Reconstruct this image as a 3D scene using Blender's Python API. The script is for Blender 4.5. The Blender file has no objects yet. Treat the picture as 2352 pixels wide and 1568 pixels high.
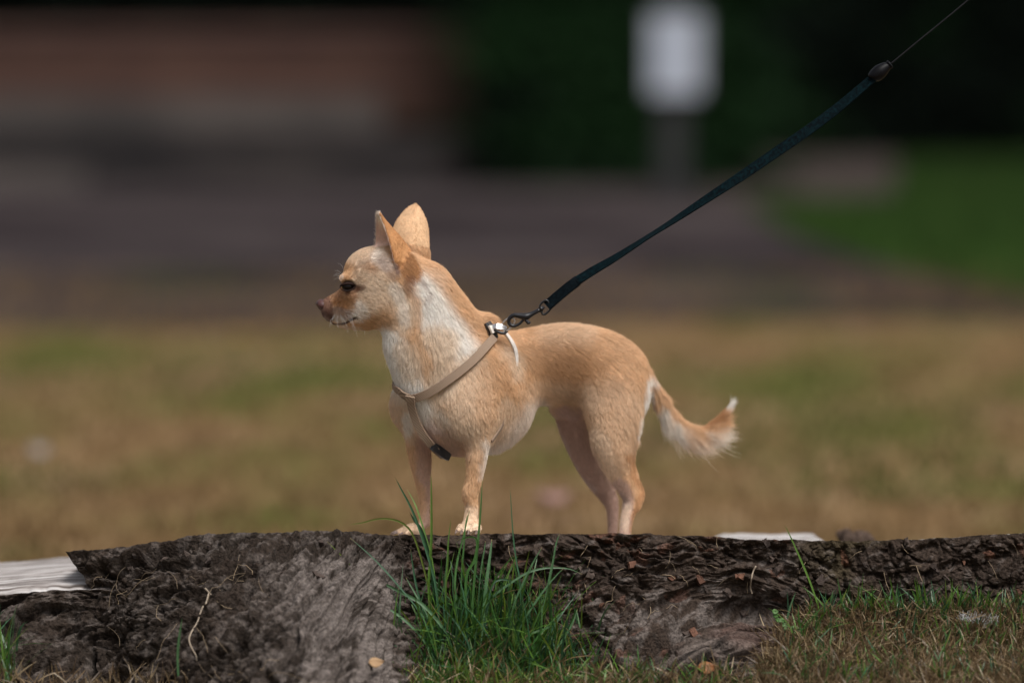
import bpy, bmesh, math, random
import numpy as np
from mathutils import Vector, Matrix
from mathutils.bvhtree import BVHTree

random.seed(7)
RNG = np.random.default_rng(7)
sc = bpy.context.scene
COL = sc.collection

# ------------------------------------------------------------------ camera
CAM_H, CAM_Y, LENS = 0.52, -4.0, 135.0
PITCH = math.atan(534.0 / 8820.0)
cam = bpy.data.cameras.new('camera')
cam.lens = LENS
cam.sensor_width = 36.0
cam.clip_start = 0.05
cam.clip_end = 2000.0
cam.dof.use_dof = True
cam.dof.focus_distance = 3.965
cam.dof.aperture_fstop = 2.3
cam_ob = bpy.data.objects.new('camera', cam)
COL.objects.link(cam_ob)
cam_ob.location = (0, CAM_Y, CAM_H)
cam_ob.rotation_euler = (math.pi / 2 - PITCH, 0, 0)
sc.camera = cam_ob

# ------------------------------------------------------------------ world, sun, exposure
SUN_EL, SUN_AZ = math.radians(58), math.radians(145)     # high, from the right and a little behind the camera
world = bpy.data.worlds.new('World')
sc.world = world
world.use_nodes = True
wt = world.node_tree
wt.nodes.clear()
sky = wt.nodes.new('ShaderNodeTexSky')
sky.sky_type = 'NISHITA'
sky.sun_disc = False
sky.sun_elevation = SUN_EL
sky.sun_rotation = SUN_AZ
sky.dust_density = 5.0
sky.ozone_density = 0.6
hs = wt.nodes.new('ShaderNodeHueSaturation')
hs.inputs['Saturation'].default_value = 0.32           # a clouded, nearly grey sky
bg = wt.nodes.new('ShaderNodeBackground')
bg.inputs['Strength'].default_value = 0.07
wo = wt.nodes.new('ShaderNodeOutputWorld')
wt.links.new(sky.outputs[0], hs.inputs['Color'])
wt.links.new(hs.outputs[0], bg.inputs[0])
wt.links.new(bg.outputs[0], wo.inputs[0])

sun = bpy.data.lights.new('sun', 'SUN')
sun.energy = 1.5
sun.angle = math.radians(28)
sun.color = (1.0, 0.97, 0.93)
sun_ob = bpy.data.objects.new('sun', sun)
COL.objects.link(sun_ob)
sdir = Vector((math.sin(SUN_AZ) * math.cos(SUN_EL), math.cos(SUN_AZ) * math.cos(SUN_EL), math.sin(SUN_EL)))
sun_ob.rotation_euler = sdir.to_track_quat('Z', 'Y').to_euler()

sc.view_settings.view_transform = 'Standard'
sc.view_settings.look = 'None'
sc.view_settings.gamma = 1.0
sc.view_settings.exposure = 0.95
sc.view_settings.use_curve_mapping = False
sc.render.engine = 'CYCLES'
sc.cycles.use_denoising = True
sc.cycles.max_bounces = 6
sc.cycles.diffuse_bounces = 3
sc.cycles.glossy_bounces = 2
sc.cycles.transmission_bounces = 2
sc.cycles.transparent_max_bounces = 4

# ------------------------------------------------------------------ helpers
PXM = 4.0 / 8820.0                                       # metres per unit at the dog's distance
CP, SP = math.cos(PITCH), math.sin(PITCH)


def D(u, v, y):
    """world point on the plane at depth y that shows at (u, v) of a 2352 x 1568 picture; arrays allowed"""
    u = np.asarray(u, float); v = np.asarray(v, float); y = np.asarray(y, float)
    a = (u - 1176.0) / 8820.0
    b = (784.0 - v) / 8820.0
    dy = CP + b * SP
    dz = -SP + b * CP
    t = (y - CAM_Y) / dy
    return np.stack(np.broadcast_arrays(a * t, y, CAM_H + dz * t), -1)


def UV(p):
    """inverse of D: picture position of world points"""
    p = np.asarray(p, float)
    x = p[..., 0]; y = p[..., 1] - CAM_Y; z = p[..., 2] - CAM_H
    f = y * CP - z * SP
    up = y * SP + z * CP
    return 1176.0 + 8820.0 * x / f, 784.0 - 8820.0 * up / f


def G(u, v, z=0.0):
    """ground point at height z that shows at (u, v)"""
    a = (u - 1176.0) / 8820.0
    b = (784.0 - v) / 8820.0
    dz = -SP + b * CP
    t = (z - CAM_H) / dz
    return np.array([a * t, CAM_Y + (CP + b * SP) * t, z])


def tag(o, label=None, cat=None, group=None, kind=None):
    if label: o['label'] = label
    if cat: o['category'] = cat
    if group: o['group'] = group
    if kind: o['kind'] = kind
    return o


def empty(name, loc):
    o = bpy.data.objects.new(name, None)
    o.empty_display_size = 0.05
    o.location = Vector([float(c) for c in loc])
    COL.objects.link(o)
    return o


def put(o, parent):
    COL.objects.link(o)
    if parent is not None:
        o.parent = parent
        top = parent
        off = Vector((0, 0, 0))
        while top is not None:
            off += top.location
            top = top.parent
        o.location = o.location - off                    # geometry is given in world space
    return o


def mesh_np(name, verts, faces, mat, parent=None, smooth=True, col=None, link=True):
    """faces: (n,4) or (n,3) int array, or list of lists"""
    me = bpy.data.meshes.new(name)
    verts = np.asarray(verts, np.float32)
    if isinstance(faces, np.ndarray):
        k = faces.shape[1]
        n = faces.shape[0]
        me.vertices.add(len(verts))
        me.vertices.foreach_set('co', verts.ravel())
        me.loops.add(n * k)
        me.loops.foreach_set('vertex_index', faces.astype(np.int32).ravel())
        me.polygons.add(n)
        me.polygons.foreach_set('loop_start', np.arange(0, n * k, k, dtype=np.int32))
        me.polygons.foreach_set('loop_total', np.full(n, k, np.int32))
        me.update(calc_edges=True)
        me.validate()
    else:
        me.from_pydata([tuple(map(float, v)) for v in verts], [], [list(map(int, f)) for f in faces])
        me.update()
    if smooth:
        me.polygons.foreach_set('use_smooth', np.ones(len(me.polygons), bool))
    if col is not None:
        at = me.color_attributes.new('col', 'FLOAT_COLOR', 'POINT')
        c = np.ones((len(verts), 4), np.float32)
        c[:, :3] = col
        at.data.foreach_set('color', c.ravel())
    me.materials.append(mat)
    o = bpy.data.objects.new(name, me)
    if link:
        put(o, parent)
    return o


def grid_faces(nu, nv):
    i = np.arange(nu * nv).reshape(nu, nv)
    return np.stack([i[:-1, :-1], i[1:, :-1], i[1:, 1:], i[:-1, 1:]], -1).reshape(-1, 4)


def norm(v):
    v = np.asarray(v, float)
    return v / np.maximum(np.linalg.norm(v, axis=-1, keepdims=True), 1e-12)


def catmull(P, n):
    """smooth resample of a polyline, n points, arbitrary dimension"""
    P = np.asarray(P, float)
    if len(P) < 3:
        t = np.linspace(0, 1, n)[:, None]
        return P[0] * (1 - t) + P[-1] * t
    Q = np.vstack([2 * P[0] - P[1], P, 2 * P[-1] - P[-2]])
    s = np.linspace(0, len(P) - 1 - 1e-9, n)
    i = s.astype(int)
    f = (s - i)[:, None]
    a, b, c, d = Q[i], Q[i + 1], Q[i + 2], Q[i + 3]
    return 0.5 * ((2 * b) + (-a + c) * f + (2 * a - 5 * b + 4 * c - d) * f ** 2 + (-a + 3 * b - 3 * c + d) * f ** 3)


def tube(path, rad, seg=8, n=None, flat=None):
    """verts, faces of a round tube along path; rad scalar or per point"""
    path = np.asarray(path, float)
    rad = np.broadcast_to(np.asarray(rad, float), (len(path),)).copy()
    if n:
        pr = catmull(np.hstack([path, rad[:, None]]), n)
        path, rad = pr[:, :3], np.maximum(pr[:, 3], 1e-5)
    T = norm(np.gradient(path, axis=0))
    ref = np.array([0, -1.0, 0])
    ref = np.where(np.abs((T * ref).sum(1, keepdims=True)) > 0.95, np.array([[0, 0, 1.0]]), ref[None])
    A = norm(np.cross(T, ref)); B = np.cross(T, A)
    th = np.linspace(0, 2 * math.pi, seg, endpoint=False)
    ring = (path[:, None] + rad[:, None, None] * (np.cos(th)[None, :, None] * A[:, None] + np.sin(th)[None, :, None] * B[:, None]))
    V = ring.reshape(-1, 3)
    F = []
    m = len(path)
    for i in range(m - 1):
        for j in range(seg):
            k = (j + 1) % seg
            F.append([i * seg + j, i * seg + k, (i + 1) * seg + k, (i + 1) * seg + j])
    F.append(list(range(seg))[::-1])
    F.append(list(range((m - 1) * seg, m * seg)))
    return V, F


def ribbon(path, nrm, width, thick):
    """a strap with real thickness: rounded-rectangle section swept along path"""
    path = np.asarray(path, float); nrm = norm(nrm)
    width = np.broadcast_to(np.asarray(width, float), (len(path),))
    T = norm(np.gradient(path, axis=0))
    S = norm(np.cross(T, nrm)); N = norm(np.cross(S, T))
    sec = [(-1, -.6), (-.94, -1), (.94, -1), (1, -.6), (1, .6), (.94, 1), (-.94, 1), (-1, .6)]
    V = np.concatenate([(path + S * (a * width / 2)[:, None] + N * (b * thick / 2))[:, None] for a, b in sec], 1).reshape(-1, 3)
    F = []
    m, s = len(path), len(sec)
    for i in range(m - 1):
        for j in range(s):
            k = (j + 1) % s
            F.append([i * s + j, i * s + k, (i + 1) * s + k, (i + 1) * s + j])
    F.append(list(range(s))[::-1]); F.append(list(range((m - 1) * s, m * s)))
    return V, F


def merge(*vf):
    V, F, o = [], [], 0
    for v, f in vf:
        V.append(np.asarray(v, float)); F += [[i + o for i in q] for q in f]; o += len(v)
    return np.vstack(V), F


def boxvf(x0, x1, y0, y1, z0, z1):
    V = np.array([(x, y, z) for z in (z0, z1) for y in (y0, y1) for x in (x0, x1)], float)
    F = [[0, 2, 3, 1], [4, 5, 7, 6], [0, 1, 5, 4], [2, 6, 7, 3], [0, 4, 6, 2], [1, 3, 7, 5]]
    return V, F


def ellipsoid(c, r, rot=None, nu=16, nv=10):
    V = []
    for i in range(nv + 1):
        ph = math.pi * i / nv
        for j in range(nu):
            th = 2 * math.pi * j / nu
            V.append((math.sin(ph) * math.cos(th), math.sin(ph) * math.sin(th), math.cos(ph)))
    V = np.array(V) * np.asarray(r)
    if rot is not None:
        V = V @ np.asarray(rot).T
    V = V + np.asarray(c)
    F = []
    for i in range(nv):
        for j in range(nu):
            k = (j + 1) % nu
            F.append([i * nu + j, (i + 1) * nu + j, (i + 1) * nu + k, i * nu + k])
    return V, F


# ---- noise
_tab = RNG.random((16, 256, 256))


def vnoise(x, y, seed=0):
    T = _tab[seed % 16]
    x = np.asarray(x, float) + 37.1 * seed; y = np.asarray(y, float) + 11.7 * seed
    xi = np.floor(x).astype(int); yi = np.floor(y).astype(int)
    fx = x - xi; fy = y - yi
    fx = fx * fx * (3 - 2 * fx); fy = fy * fy * (3 - 2 * fy)
    x0, x1, y0, y1 = xi & 255, (xi + 1) & 255, yi & 255, (yi + 1) & 255
    return (T[x0, y0] * (1 - fx) + T[x1, y0] * fx) * (1 - fy) + (T[x0, y1] * (1 - fx) + T[x1, y1] * fx) * fy


def fbm(x, y, oct=4, seed=0):
    s = 0; a = 0.5; n = 0
    for i in range(oct):
        s = s + a * vnoise(x, y, seed + i); n += a
        x = np.asarray(x) * 2.03; y = np.asarray(y) * 2.03; a *= 0.5
    return s / n


def worley(x, y, seed=0):
    """F1, F2 and the cell's random value"""
    x = np.asarray(x, float); y = np.asarray(y, float)
    xi = np.floor(x).astype(int); yi = np.floor(y).astype(int)
    f1 = np.full(x.shape, 9.0); f2 = np.full(x.shape, 9.0); cid = np.zeros(x.shape)
    A, B, Cc = _tab[(seed) % 16], _tab[(seed + 5) % 16], _tab[(seed + 9) % 16]
    for dx in (-1, 0, 1):
        for dy in (-1, 0, 1):
            cx = xi + dx; cy = yi + dy
            px = cx + A[cx & 255, cy & 255]; py = cy + B[cx & 255, cy & 255]
            d = np.hypot(px - x, py - y)
            new = d < f1
            f2 = np.where(new, f1, np.minimum(f2, d))
            cid = np.where(new, Cc[cx & 255, cy & 255], cid)
            f1 = np.minimum(f1, d)
    return f1, f2, cid


def sstep(a, b, x):
    t = np.clip((np.asarray(x, float) - a) / (b - a), 0, 1)
    return t * t * (3 - 2 * t)


# ---- materials
def new_mat(name):
    m = bpy.data.materials.new(name)
    m.use_nodes = True
    nt = m.node_tree
    b = nt.nodes['Principled BSDF']
    return m, nt, b


def simple(name, color, rough=0.6, metal=0.0, spec=0.5):
    m, nt, b = new_mat(name)
    b.inputs['Base Color'].default_value = (*color, 1)
    b.inputs['Roughness'].default_value = rough
    b.inputs['Metallic'].default_value = metal
    b.inputs['Specular IOR Level'].default_value = spec
    return m


def noise_mat(name, stops, scale=8.0, detail=6.0, rough=0.85, bump=0.0, bscale=60.0, bdist=0.01, stretch=(1, 1, 1), spec=0.3, distort=0.0):
    """colour ramp over object-space noise, with optional fine bump"""
    m, nt, b = new_mat(name)
    N, L = nt.nodes, nt.links
    tc = N.new('ShaderNodeTexCoord'); mp = N.new('ShaderNodeMapping')
    mp.inputs['Scale'].default_value = stretch
    L.new(tc.outputs['Object'], mp.inputs['Vector'])
    nz = N.new('ShaderNodeTexNoise')
    nz.inputs['Scale'].default_value = scale; nz.inputs['Detail'].default_value = detail
    nz.inputs['Roughness'].default_value = 0.62; nz.inputs['Distortion'].default_value = distort
    L.new(mp.outputs[0], nz.inputs['Vector'])
    cr = N.new('ShaderNodeValToRGB')
    el = cr.color_ramp.elements
    while len(el) < len(stops): el.new(0.5)
    for e, (p, c) in zip(el, stops):
        e.position = p; e.color = (*c, 1)
    L.new(nz.outputs['Fac'], cr.inputs[0]); L.new(cr.outputs[0], b.inputs['Base Color'])
    b.inputs['Roughness'].default_value = rough
    b.inputs['Specular IOR Level'].default_value = spec
    if bump:
        n2 = N.new('ShaderNodeTexNoise'); n2.inputs['Scale'].default_value = bscale; n2.inputs['Detail'].default_value = 5
        L.new(mp.outputs[0], n2.inputs['Vector'])
        bp = N.new('ShaderNodeBump'); bp.inputs['Strength'].default_value = bump; bp.inputs['Distance'].default_value = bdist
        L.new(n2.outputs['Fac'], bp.inputs['Height']); L.new(bp.outputs[0], b.inputs['Normal'])
    return m


def attr_mat(name, rough=0.6, spec=0.3, trans=0.0, noise=0.0, nscale=200.0, bump=0.0, sheen=0.0):
    """colour taken from the point or curve attribute 'col'"""
    m, nt, b = new_mat(name)
    N, L = nt.nodes, nt.links
    at = N.new('ShaderNodeAttribute'); at.attribute_name = 'col'
    src = at.outputs['Color']
    if noise or bump:
        tc = N.new('ShaderNodeTexCoord')
        nz = N.new('ShaderNodeTexNoise'); nz.inputs['Scale'].default_value = nscale; nz.inputs['Detail'].default_value = 6
        L.new(tc.outputs['Object'], nz.inputs['Vector'])
    if noise:
        mr = N.new('ShaderNodeMapRange')
        mr.inputs['From Min'].default_value = 0.3; mr.inputs['From Max'].default_value = 0.7
        mr.inputs['To Min'].default_value = 1 - noise; mr.inputs['To Max'].default_value = 1 + noise
        L.new(nz.outputs['Fac'], mr.inputs['Value'])
        vm = N.new('ShaderNodeVectorMath'); vm.operation = 'SCALE'
        L.new(src, vm.inputs[0]); L.new(mr.outputs[0], vm.inputs['Scale'])
        src = vm.outputs[0]
    L.new(src, b.inputs['Base Color'])
    b.inputs['Roughness'].default_value = rough
    b.inputs['Specular IOR Level'].default_value = spec
    b.inputs['Sheen Weight'].default_value = sheen
    if bump:
        bp = N.new('ShaderNodeBump'); bp.inputs['Strength'].default_value = bump; bp.inputs['Distance'].default_value = 0.003
        L.new(nz.outputs['Fac'], bp.inputs['Height']); L.new(bp.outputs[0], b.inputs['Normal'])
    if trans:
        tr = N.new('ShaderNodeBsdfTranslucent'); L.new(src, tr.inputs['Color'])
        mx = N.new('ShaderNodeMixShader'); mx.inputs[0].default_value = trans
        out = nt.nodes['Material Output']
        L.new(b.outputs[0], mx.inputs[1]); L.new(tr.outputs[0], mx.inputs[2]); L.new(mx.outputs[0], out.inputs['Surface'])
    return m



# ================================================================== ground and background
GZ = -0.16                                               # level of the lawn behind the stump


def ground_z(x, y):
    z = np.where(y > 0, GZ, 0.0)
    front = np.interp(y, [-4, -1.0, -0.6, -0.3, -0.18, -0.06, 0.0, 0.5, 1.6], [-0.14, -0.135, -0.125, -0.094, -0.060, -0.004, -0.01, -0.03, GZ])
    u = 1176 + x * 8820 / np.maximum(y + 4.0, .5)
    dip = np.interp(u, [-200, 800, 930, 1010, 1300, 1400, 1780, 1930, 2600], [-.085, -.085, -.05, -.026, -.028, -.06, -.06, 0, 0])
    return front + dip * np.interp(y, [-1.5, -.6, -.05, .3], [0, 1, 1, 0]) * (np.abs(x) < 2)


ys = np.concatenate([np.linspace(-6, -0.6, 20), np.linspace(-0.58, 0.8, 70), np.linspace(0.85, 12.6, 60), np.linspace(13.5, 60, 24), [90, 150, 300, 700]])
xs = np.concatenate([[-600, -200, -80], np.linspace(-40, -2.2, 24), np.linspace(-2, 2, 81), np.linspace(2.2, 40, 24), [80, 200, 600]])
X, Y = np.meshgrid(xs, ys, indexing='ij')
Z = ground_z(X, Y) + 0.012 * (fbm(X * 3, Y * 3, 3, 1) - 0.5) * (np.abs(X) < 3) * (Y < 12)
M_LAWN, nt, b = new_mat('dry_lawn')
N, L = nt.nodes, nt.links
tc = N.new('ShaderNodeTexCoord')
def _nz(scale, detail, seed):
    mp = N.new('ShaderNodeMapping'); mp.inputs['Location'].default_value = (seed, seed * .7, 0); mp.inputs['Scale'].default_value = (1, 0.55, 1)
    n = N.new('ShaderNodeTexNoise'); n.inputs['Scale'].default_value = scale; n.inputs['Detail'].default_value = detail
    L.new(tc.outputs['Object'], mp.inputs[0]); L.new(mp.outputs[0], n.inputs['Vector'])
    return n.outputs['Fac']
def _ramp(src, stops):
    r = N.new('ShaderNodeValToRGB'); el = r.color_ramp.elements
    while len(el) < len(stops): el.new(.5)
    for e, (p, c) in zip(el, stops): e.position = p; e.color = (*c, 1)
    L.new(src, r.inputs[0]); return r.outputs[0]
base = _ramp(_nz(9.0, 6, 3), [(.30, (.100, .060, .029)), (.48, (.172, .110, .055)), (.66, (.225, .152, .086))])
green = _ramp(_nz(1.9, 4, 11), [(.48, (0, 0, 0)), (.68, (1, 1, 1))])
pinkm = _ramp(_nz(2.6, 3, 29), [(.56, (0, 0, 0)), (.74, (1, 1, 1))])
m1 = N.new('ShaderNodeMixRGB'); L.new(green, m1.inputs[0]); L.new(base, m1.inputs[1]); m1.inputs[2].default_value = (.070, .083, .020, 1)
m2 = N.new('ShaderNodeMixRGB'); L.new(pinkm, m2.inputs[0]); L.new(m1.outputs[0], m2.inputs[1]); m2.inputs[2].default_value = (.155, .092, .062, 1)
L.new(m2.outputs[0], b.inputs['Base Color'])
b.inputs['Roughness'].default_value = .95; b.inputs['Specular IOR Level'].default_value = .0
g_ob = mesh_np('lawn', np.stack([X, Y, Z], -1).reshape(-1, 3), grid_faces(len(xs), len(ys)), M_LAWN, None)
tag(g_ob, 'dry brownish lawn with green patches stretching behind the stump', 'lawn', kind='structure')


def sheet(name, pts, z, mat, label, cat, sub=1):
    V = [(p[0], p[1], z) for p in pts]
    o = mesh_np(name, V, [list(range(len(V)))], mat, None, False)
    return tag(o, label, cat, kind='structure')


# the drive of grey-brown gravel beyond the lawn
M_DRIVE = noise_mat('gravel_drive', [(.36, (.016, .013, .0145)), (.5, (.036, .029, .030)), (.63, (.056, .046, .045))], 0.55, 8, .95, .4, 40, .02, (1, .5, 1), spec=.0)
xe = np.linspace(-60, 60, 161)
edge = [(x, G(1176, 748, GZ)[1] + 0.25 * math.sin(x * 1.3) + 0.35 * (fbm(x * .8, 0, 3, 5) - .5)) for x in xe]
sheet('gravel_drive', edge + [(60, 75), (-60, 75)], GZ + 0.006, M_DRIVE, 'grey-brown gravel drive between the lawn and the wall', 'drive')
# paler paved strip and the green verge on the right
M_PAVE = noise_mat('pale_paving', [(.3, (.034, .027, .025)), (.7, (.054, .043, .039))], 1.2, 6, .95, spec=.0)
P = [G(1635, 466, GZ), G(2080, 455, GZ), G(2075, 366, GZ), G(1640, 366, GZ)]
sheet('paved_strip', P, GZ + 0.010, M_PAVE, 'pale paved strip in front of the dark hedge', 'path')
M_VERGE = noise_mat('green_verge', [(.3, (.009, .023, .005)), (.5, (.018, .039, .008)), (.7, (.034, .050, .014))], 1.6, 6, .95, spec=.0)
va = [G(1705, 468, GZ), G(1820, 545, GZ), G(2020, 612, GZ), G(2352, 690, GZ), G(2900, 800, GZ), G(3600, 830, GZ), G(3600, 362, GZ), G(2062, 362, GZ), G(2052, 452, GZ)]
sheet('grass_verge', va, GZ + 0.014, M_VERGE, 'bright green grass verge at the right beyond the drive', 'grass')
# short grass standing on the verge and the lawn, too far out of focus to count
M_BLADE = attr_mat('grass_blade', 0.7, 0.05, 0.25)


def blades_mesh(root, tipdir, length, width, bend, col, seg=3):
    """many flat tapering blades in one mesh; all arrays (n, ...)"""
    n = len(root)
    side = norm(np.cross(tipdir, RNG.normal(0, 1, (n, 3))))
    bdir = norm(np.cross(tipdir, side))
    s = np.linspace(0, 1, seg + 1)
    P = root[:, None] + tipdir[:, None] * (length[:, None] * s)[..., None] + bdir[:, None] * (length[:, None] * bend[:, None] * s ** 2)[..., None]
    P[..., 2] -= (length[:, None] * np.abs(bend[:, None]) * 0.35 * s ** 2)
    w = width[:, None] * np.array([0.75, 1.0, 0.7, 0.08] if seg == 3 else np.interp(s, [0, .35, .8, 1], [.75, 1, .6, .06]))
    A = P - side[:, None] * w[..., None] / 2; B = P + side[:, None] * w[..., None] / 2
    V = np.stack([A, B], 2).reshape(n, -1, 3)
    k = 2 * (seg + 1)
    base = np.array([[2 * i, 2 * i + 1, 2 * i + 3, 2 * i + 2] for i in range(seg)])
    F = (np.arange(n)[:, None, None] * k + base[None]).reshape(-1, 4)
    C = np.repeat(col, k, 0)
    return V.reshape(-1, 3), F, C


def in_poly(x, y, poly):
    c = np.zeros(x.shape, bool)
    n = len(poly)
    for i in range(n):
        x0, y0 = poly[i][0], poly[i][1]; x1, y1 = poly[i - 1][0], poly[i - 1][1]
        c ^= ((y0 > y) != (y1 > y)) & (x < (x1 - x0) * (y - y0) / (y1 - y0 + 1e-12) + x0)
    return c


rx = RNG.uniform(0.4, 16, 60000); ry = RNG.uniform(6, 47, 60000)
k = in_poly(rx, ry, va); rx, ry = rx[k], ry[k]
n = len(rx)
td = norm(np.stack([RNG.normal(0, .3, n), RNG.normal(0, .3, n), np.ones(n)], 1))
mixc = RNG.random(n)[:, None]
V, F, C = blades_mesh(np.stack([rx, ry, np.full(n, GZ + .01)], 1), td, RNG.uniform(.04, .10, n), RNG.uniform(.006, .012, n), RNG.normal(0, .3, n),
                      np.array((.011, .033, .007)) * (1 - mixc) + np.array((.032, .052, .014)) * mixc)
tag(mesh_np('verge_grass', V, F, M_BLADE, None, True, C), 'short bright green grass on the right-hand verge', 'grass', kind='stuff')
n = 52000
rr = 1.3 + 10.6 * RNG.random(n) ** 1.4
rx = RNG.uniform(-1, 1, n) * (0.65 + 0.19 * (rr + 4)); ry = rr
gm = sstep(.52, .66, fbm(rx * 1.4 + 3, ry * .8, 3, 8))[:, None]
jj = RNG.uniform(.65, 1.25, n)[:, None]
dry = np.array((.205, .132, .065)); grn = np.array((.065, .092, .021))
colr = (dry * (1 - gm * .8) + grn * gm * .8) * jj
td = norm(np.stack([RNG.normal(0, .5, n), RNG.normal(0, .5, n), np.ones(n)], 1))
V, F, C = blades_mesh(np.stack([rx, ry, ground_z(rx, ry)], 1), td, RNG.uniform(.015, .05, n), RNG.uniform(.003, .006, n), RNG.normal(0, .5, n), colr)
tag(mesh_np('lawn_grass', V, F, M_BLADE, None, True, C), 'short dry and green grass of the lawn behind the dog', 'grass', kind='stuff')
# a few fallen leaves and a yellow flower out on the lawn
M_YEL = simple('yellow_petal', (.40, .25, .025), .6)
M_LEAFP = simple('pale_leaf', (.20, .175, .165), .7)
M_LEAFR = simple('pink_leaf', (.20, .11, .095), .7)
M_STEM = simple('flower_stem', (.06, .12, .03), .6)


def leaf_vf(c, a, b, rot, tilt, curl=.25, nn=10):
    """a pointed oval leaf with a raised midrib line and real thickness"""
    t = np.linspace(0, 1, nn)
    w = np.sin(np.pi * t ** 0.8) * b + 1e-4
    top = []
    for s in (-1, -.5, 0, .5, 1):
        top.append(np.stack([(t - .5) * 2 * a, s * w, curl * a * ((t - .5) * 2) ** 2 + curl * b * 1.2 * s * s - 0.03 * a * (s == 0)], 1))
    V = np.stack(top, 1).reshape(-1, 3)
    V = np.vstack([V, V - np.array([0, 0, 0.0006 + .01 * b])])
    R = np.array(Matrix.Rotation(rot, 3, 'Z') @ Matrix.Rotation(tilt, 3, 'X'))
    V = V @ R.T + np.asarray(c)
    F = []
    for i in range(nn - 1):
        for j in range(4):
            q = [i * 5 + j, (i + 1) * 5 + j, (i + 1) * 5 + j + 1, i * 5 + j + 1]
            F.append(q); F.append([x + 5 * nn for x in q[::-1]])
        F.append([i * 5, i * 5 + 5 * nn, (i + 1) * 5 + 5 * nn, (i + 1) * 5]); F.append([(i + 1) * 5 + 4, (i + 1) * 5 + 4 + 5 * nn, i * 5 + 4 + 5 * nn, i * 5 + 4])
    return V, F


fl = G(545, 850, GZ)
fr_ = empty('dandelion', fl)
tag(fr_, 'yellow dandelion flower blurred in the lawn left of the dog', 'flower')
mesh_np('stem', *tube(np.array([fl, fl + [0.01, 0, .04], fl + [0.005, 0, .085]]), .003, 6, 8), M_STEM, fr_)
pet = []
for ring, (rad, up) in enumerate(((.026, .090), (.018, .097), (.010, .101))):
    for q in range(12):
        a = q * math.pi / 6 + ring * .25
        p0 = fl + np.array([.005, 0, up - .004]); p1 = p0 + np.array([math.cos(a) * rad, math.sin(a) * rad, .006])
        pet.append(ribbon(np.linspace(p0, p1, 4), np.tile([0, 0, 1.0], (4, 1)), np.array([.003, .006, .006, .003]), .0006))
mesh_np('petals', *merge(*pet), M_YEL, fr_)['kind'] = 'stuff'
for (u, v, a, b_, m, nm, lab) in ((88, 1035, .022, .014, M_LEAFP, 'fallen_leaf', 'pale fallen leaf standing up in the lawn at the far left'),
                                  (1268, 1150, .034, .022, M_LEAFR, 'fallen_leaf', 'pinkish fallen leaf lying on the lawn between the dog\'s legs')):
    g0 = G(u, v, GZ + .02)
    tag(mesh_np(nm, *leaf_vf(g0 + [0, 0, .0], a, b_, .6, .9 if m is M_LEAFP else .35), m, None), lab, 'leaf', 'fallen leaves')

# ---- brick wall with its stone base on the left, dark hedges, the notice board
M_BRICK, nt, b = new_mat('brown_brick')
N, L = nt.nodes, nt.links
tc = N.new('ShaderNodeTexCoord'); mp = N.new('ShaderNodeMapping'); mp.inputs['Rotation'].default_value = (math.pi / 2, 0, 0)
L.new(tc.outputs['Object'], mp.inputs[0])
bt = N.new('ShaderNodeTexBrick'); bt.inputs['Scale'].default_value = 1.0
bt.inputs['Brick Width'].default_value = .23; bt.inputs['Row Height'].default_value = .075; bt.inputs['Mortar Size'].default_value = .008
bt.inputs['Color1'].default_value = (.080, .042, .035, 1); bt.inputs['Color2'].default_value = (.115, .063, .049, 1); bt.inputs['Mortar'].default_value = (.068, .054, .050, 1)
L.new(mp.outputs[0], bt.inputs['Vector'])
nz = N.new('ShaderNodeTexNoise'); nz.inputs['Scale'].default_value = .55; nz.inputs['Detail'].default_value = 5; L.new(tc.outputs['Object'], nz.inputs['Vector'])
cr = N.new('ShaderNodeValToRGB'); cr.color_ramp.elements[0].position = .3; cr.color_ramp.elements[0].color = (.6, .58, .58, 1); cr.color_ramp.elements[1].position = .7; cr.color_ramp.elements[1].color = (1.15, 1.1, 1.0, 1)
L.new(nz.outputs['Fac'], cr.inputs[0])
mm = N.new('ShaderNodeMixRGB'); mm.blend_type = 'MULTIPLY'; mm.inputs[0].default_value = 1
L.new(bt.outputs[0], mm.inputs[1]); L.new(cr.outputs[0], mm.inputs[2]); L.new(mm.outputs[0], b.inputs['Base Color'])
b.inputs['Roughness'].default_value = .9; b.inputs['Specular IOR Level'].default_value = .05
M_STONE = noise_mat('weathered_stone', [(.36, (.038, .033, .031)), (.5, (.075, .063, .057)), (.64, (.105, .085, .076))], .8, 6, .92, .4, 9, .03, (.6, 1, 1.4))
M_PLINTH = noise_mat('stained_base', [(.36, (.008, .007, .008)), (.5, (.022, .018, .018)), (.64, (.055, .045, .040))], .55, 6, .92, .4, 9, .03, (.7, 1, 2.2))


def zat(v, y):
    return float(D(1176, v, y)[2])


def xat(u, y):
    return float(D(u, 700, y)[0])


WY = 29.5
wall = empty('brick_wall', (xat(400, WY), WY, GZ))
tag(wall, 'long low brown brick wall on a dark stone base, blurred at the left', 'wall')
xl, xr = -30.0, xat(1095, WY)
mesh_np('brickwork', *boxvf(xl, xr, WY + .35, WY + .75, zat(215, WY) - .25, zat(82, WY)), M_BRICK, wall, False)
mesh_np('coping', *boxvf(xl, xr + .03, WY + .30, WY + .80, zat(82, WY) + .002, zat(60, WY)), noise_mat('brick_coping', [(.3, (.07, .039, .034)), (.7, (.10, .058, .047))], 2, 5, .9), wall, False)
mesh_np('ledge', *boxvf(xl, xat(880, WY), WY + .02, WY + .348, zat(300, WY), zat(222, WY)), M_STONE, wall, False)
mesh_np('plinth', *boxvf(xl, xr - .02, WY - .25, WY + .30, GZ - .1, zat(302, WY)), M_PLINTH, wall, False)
mesh_np('step', *boxvf(xl, xat(210, WY), WY - .75, WY - .252, GZ - .1, zat(385, WY)), M_STONE, wall, False)

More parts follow.
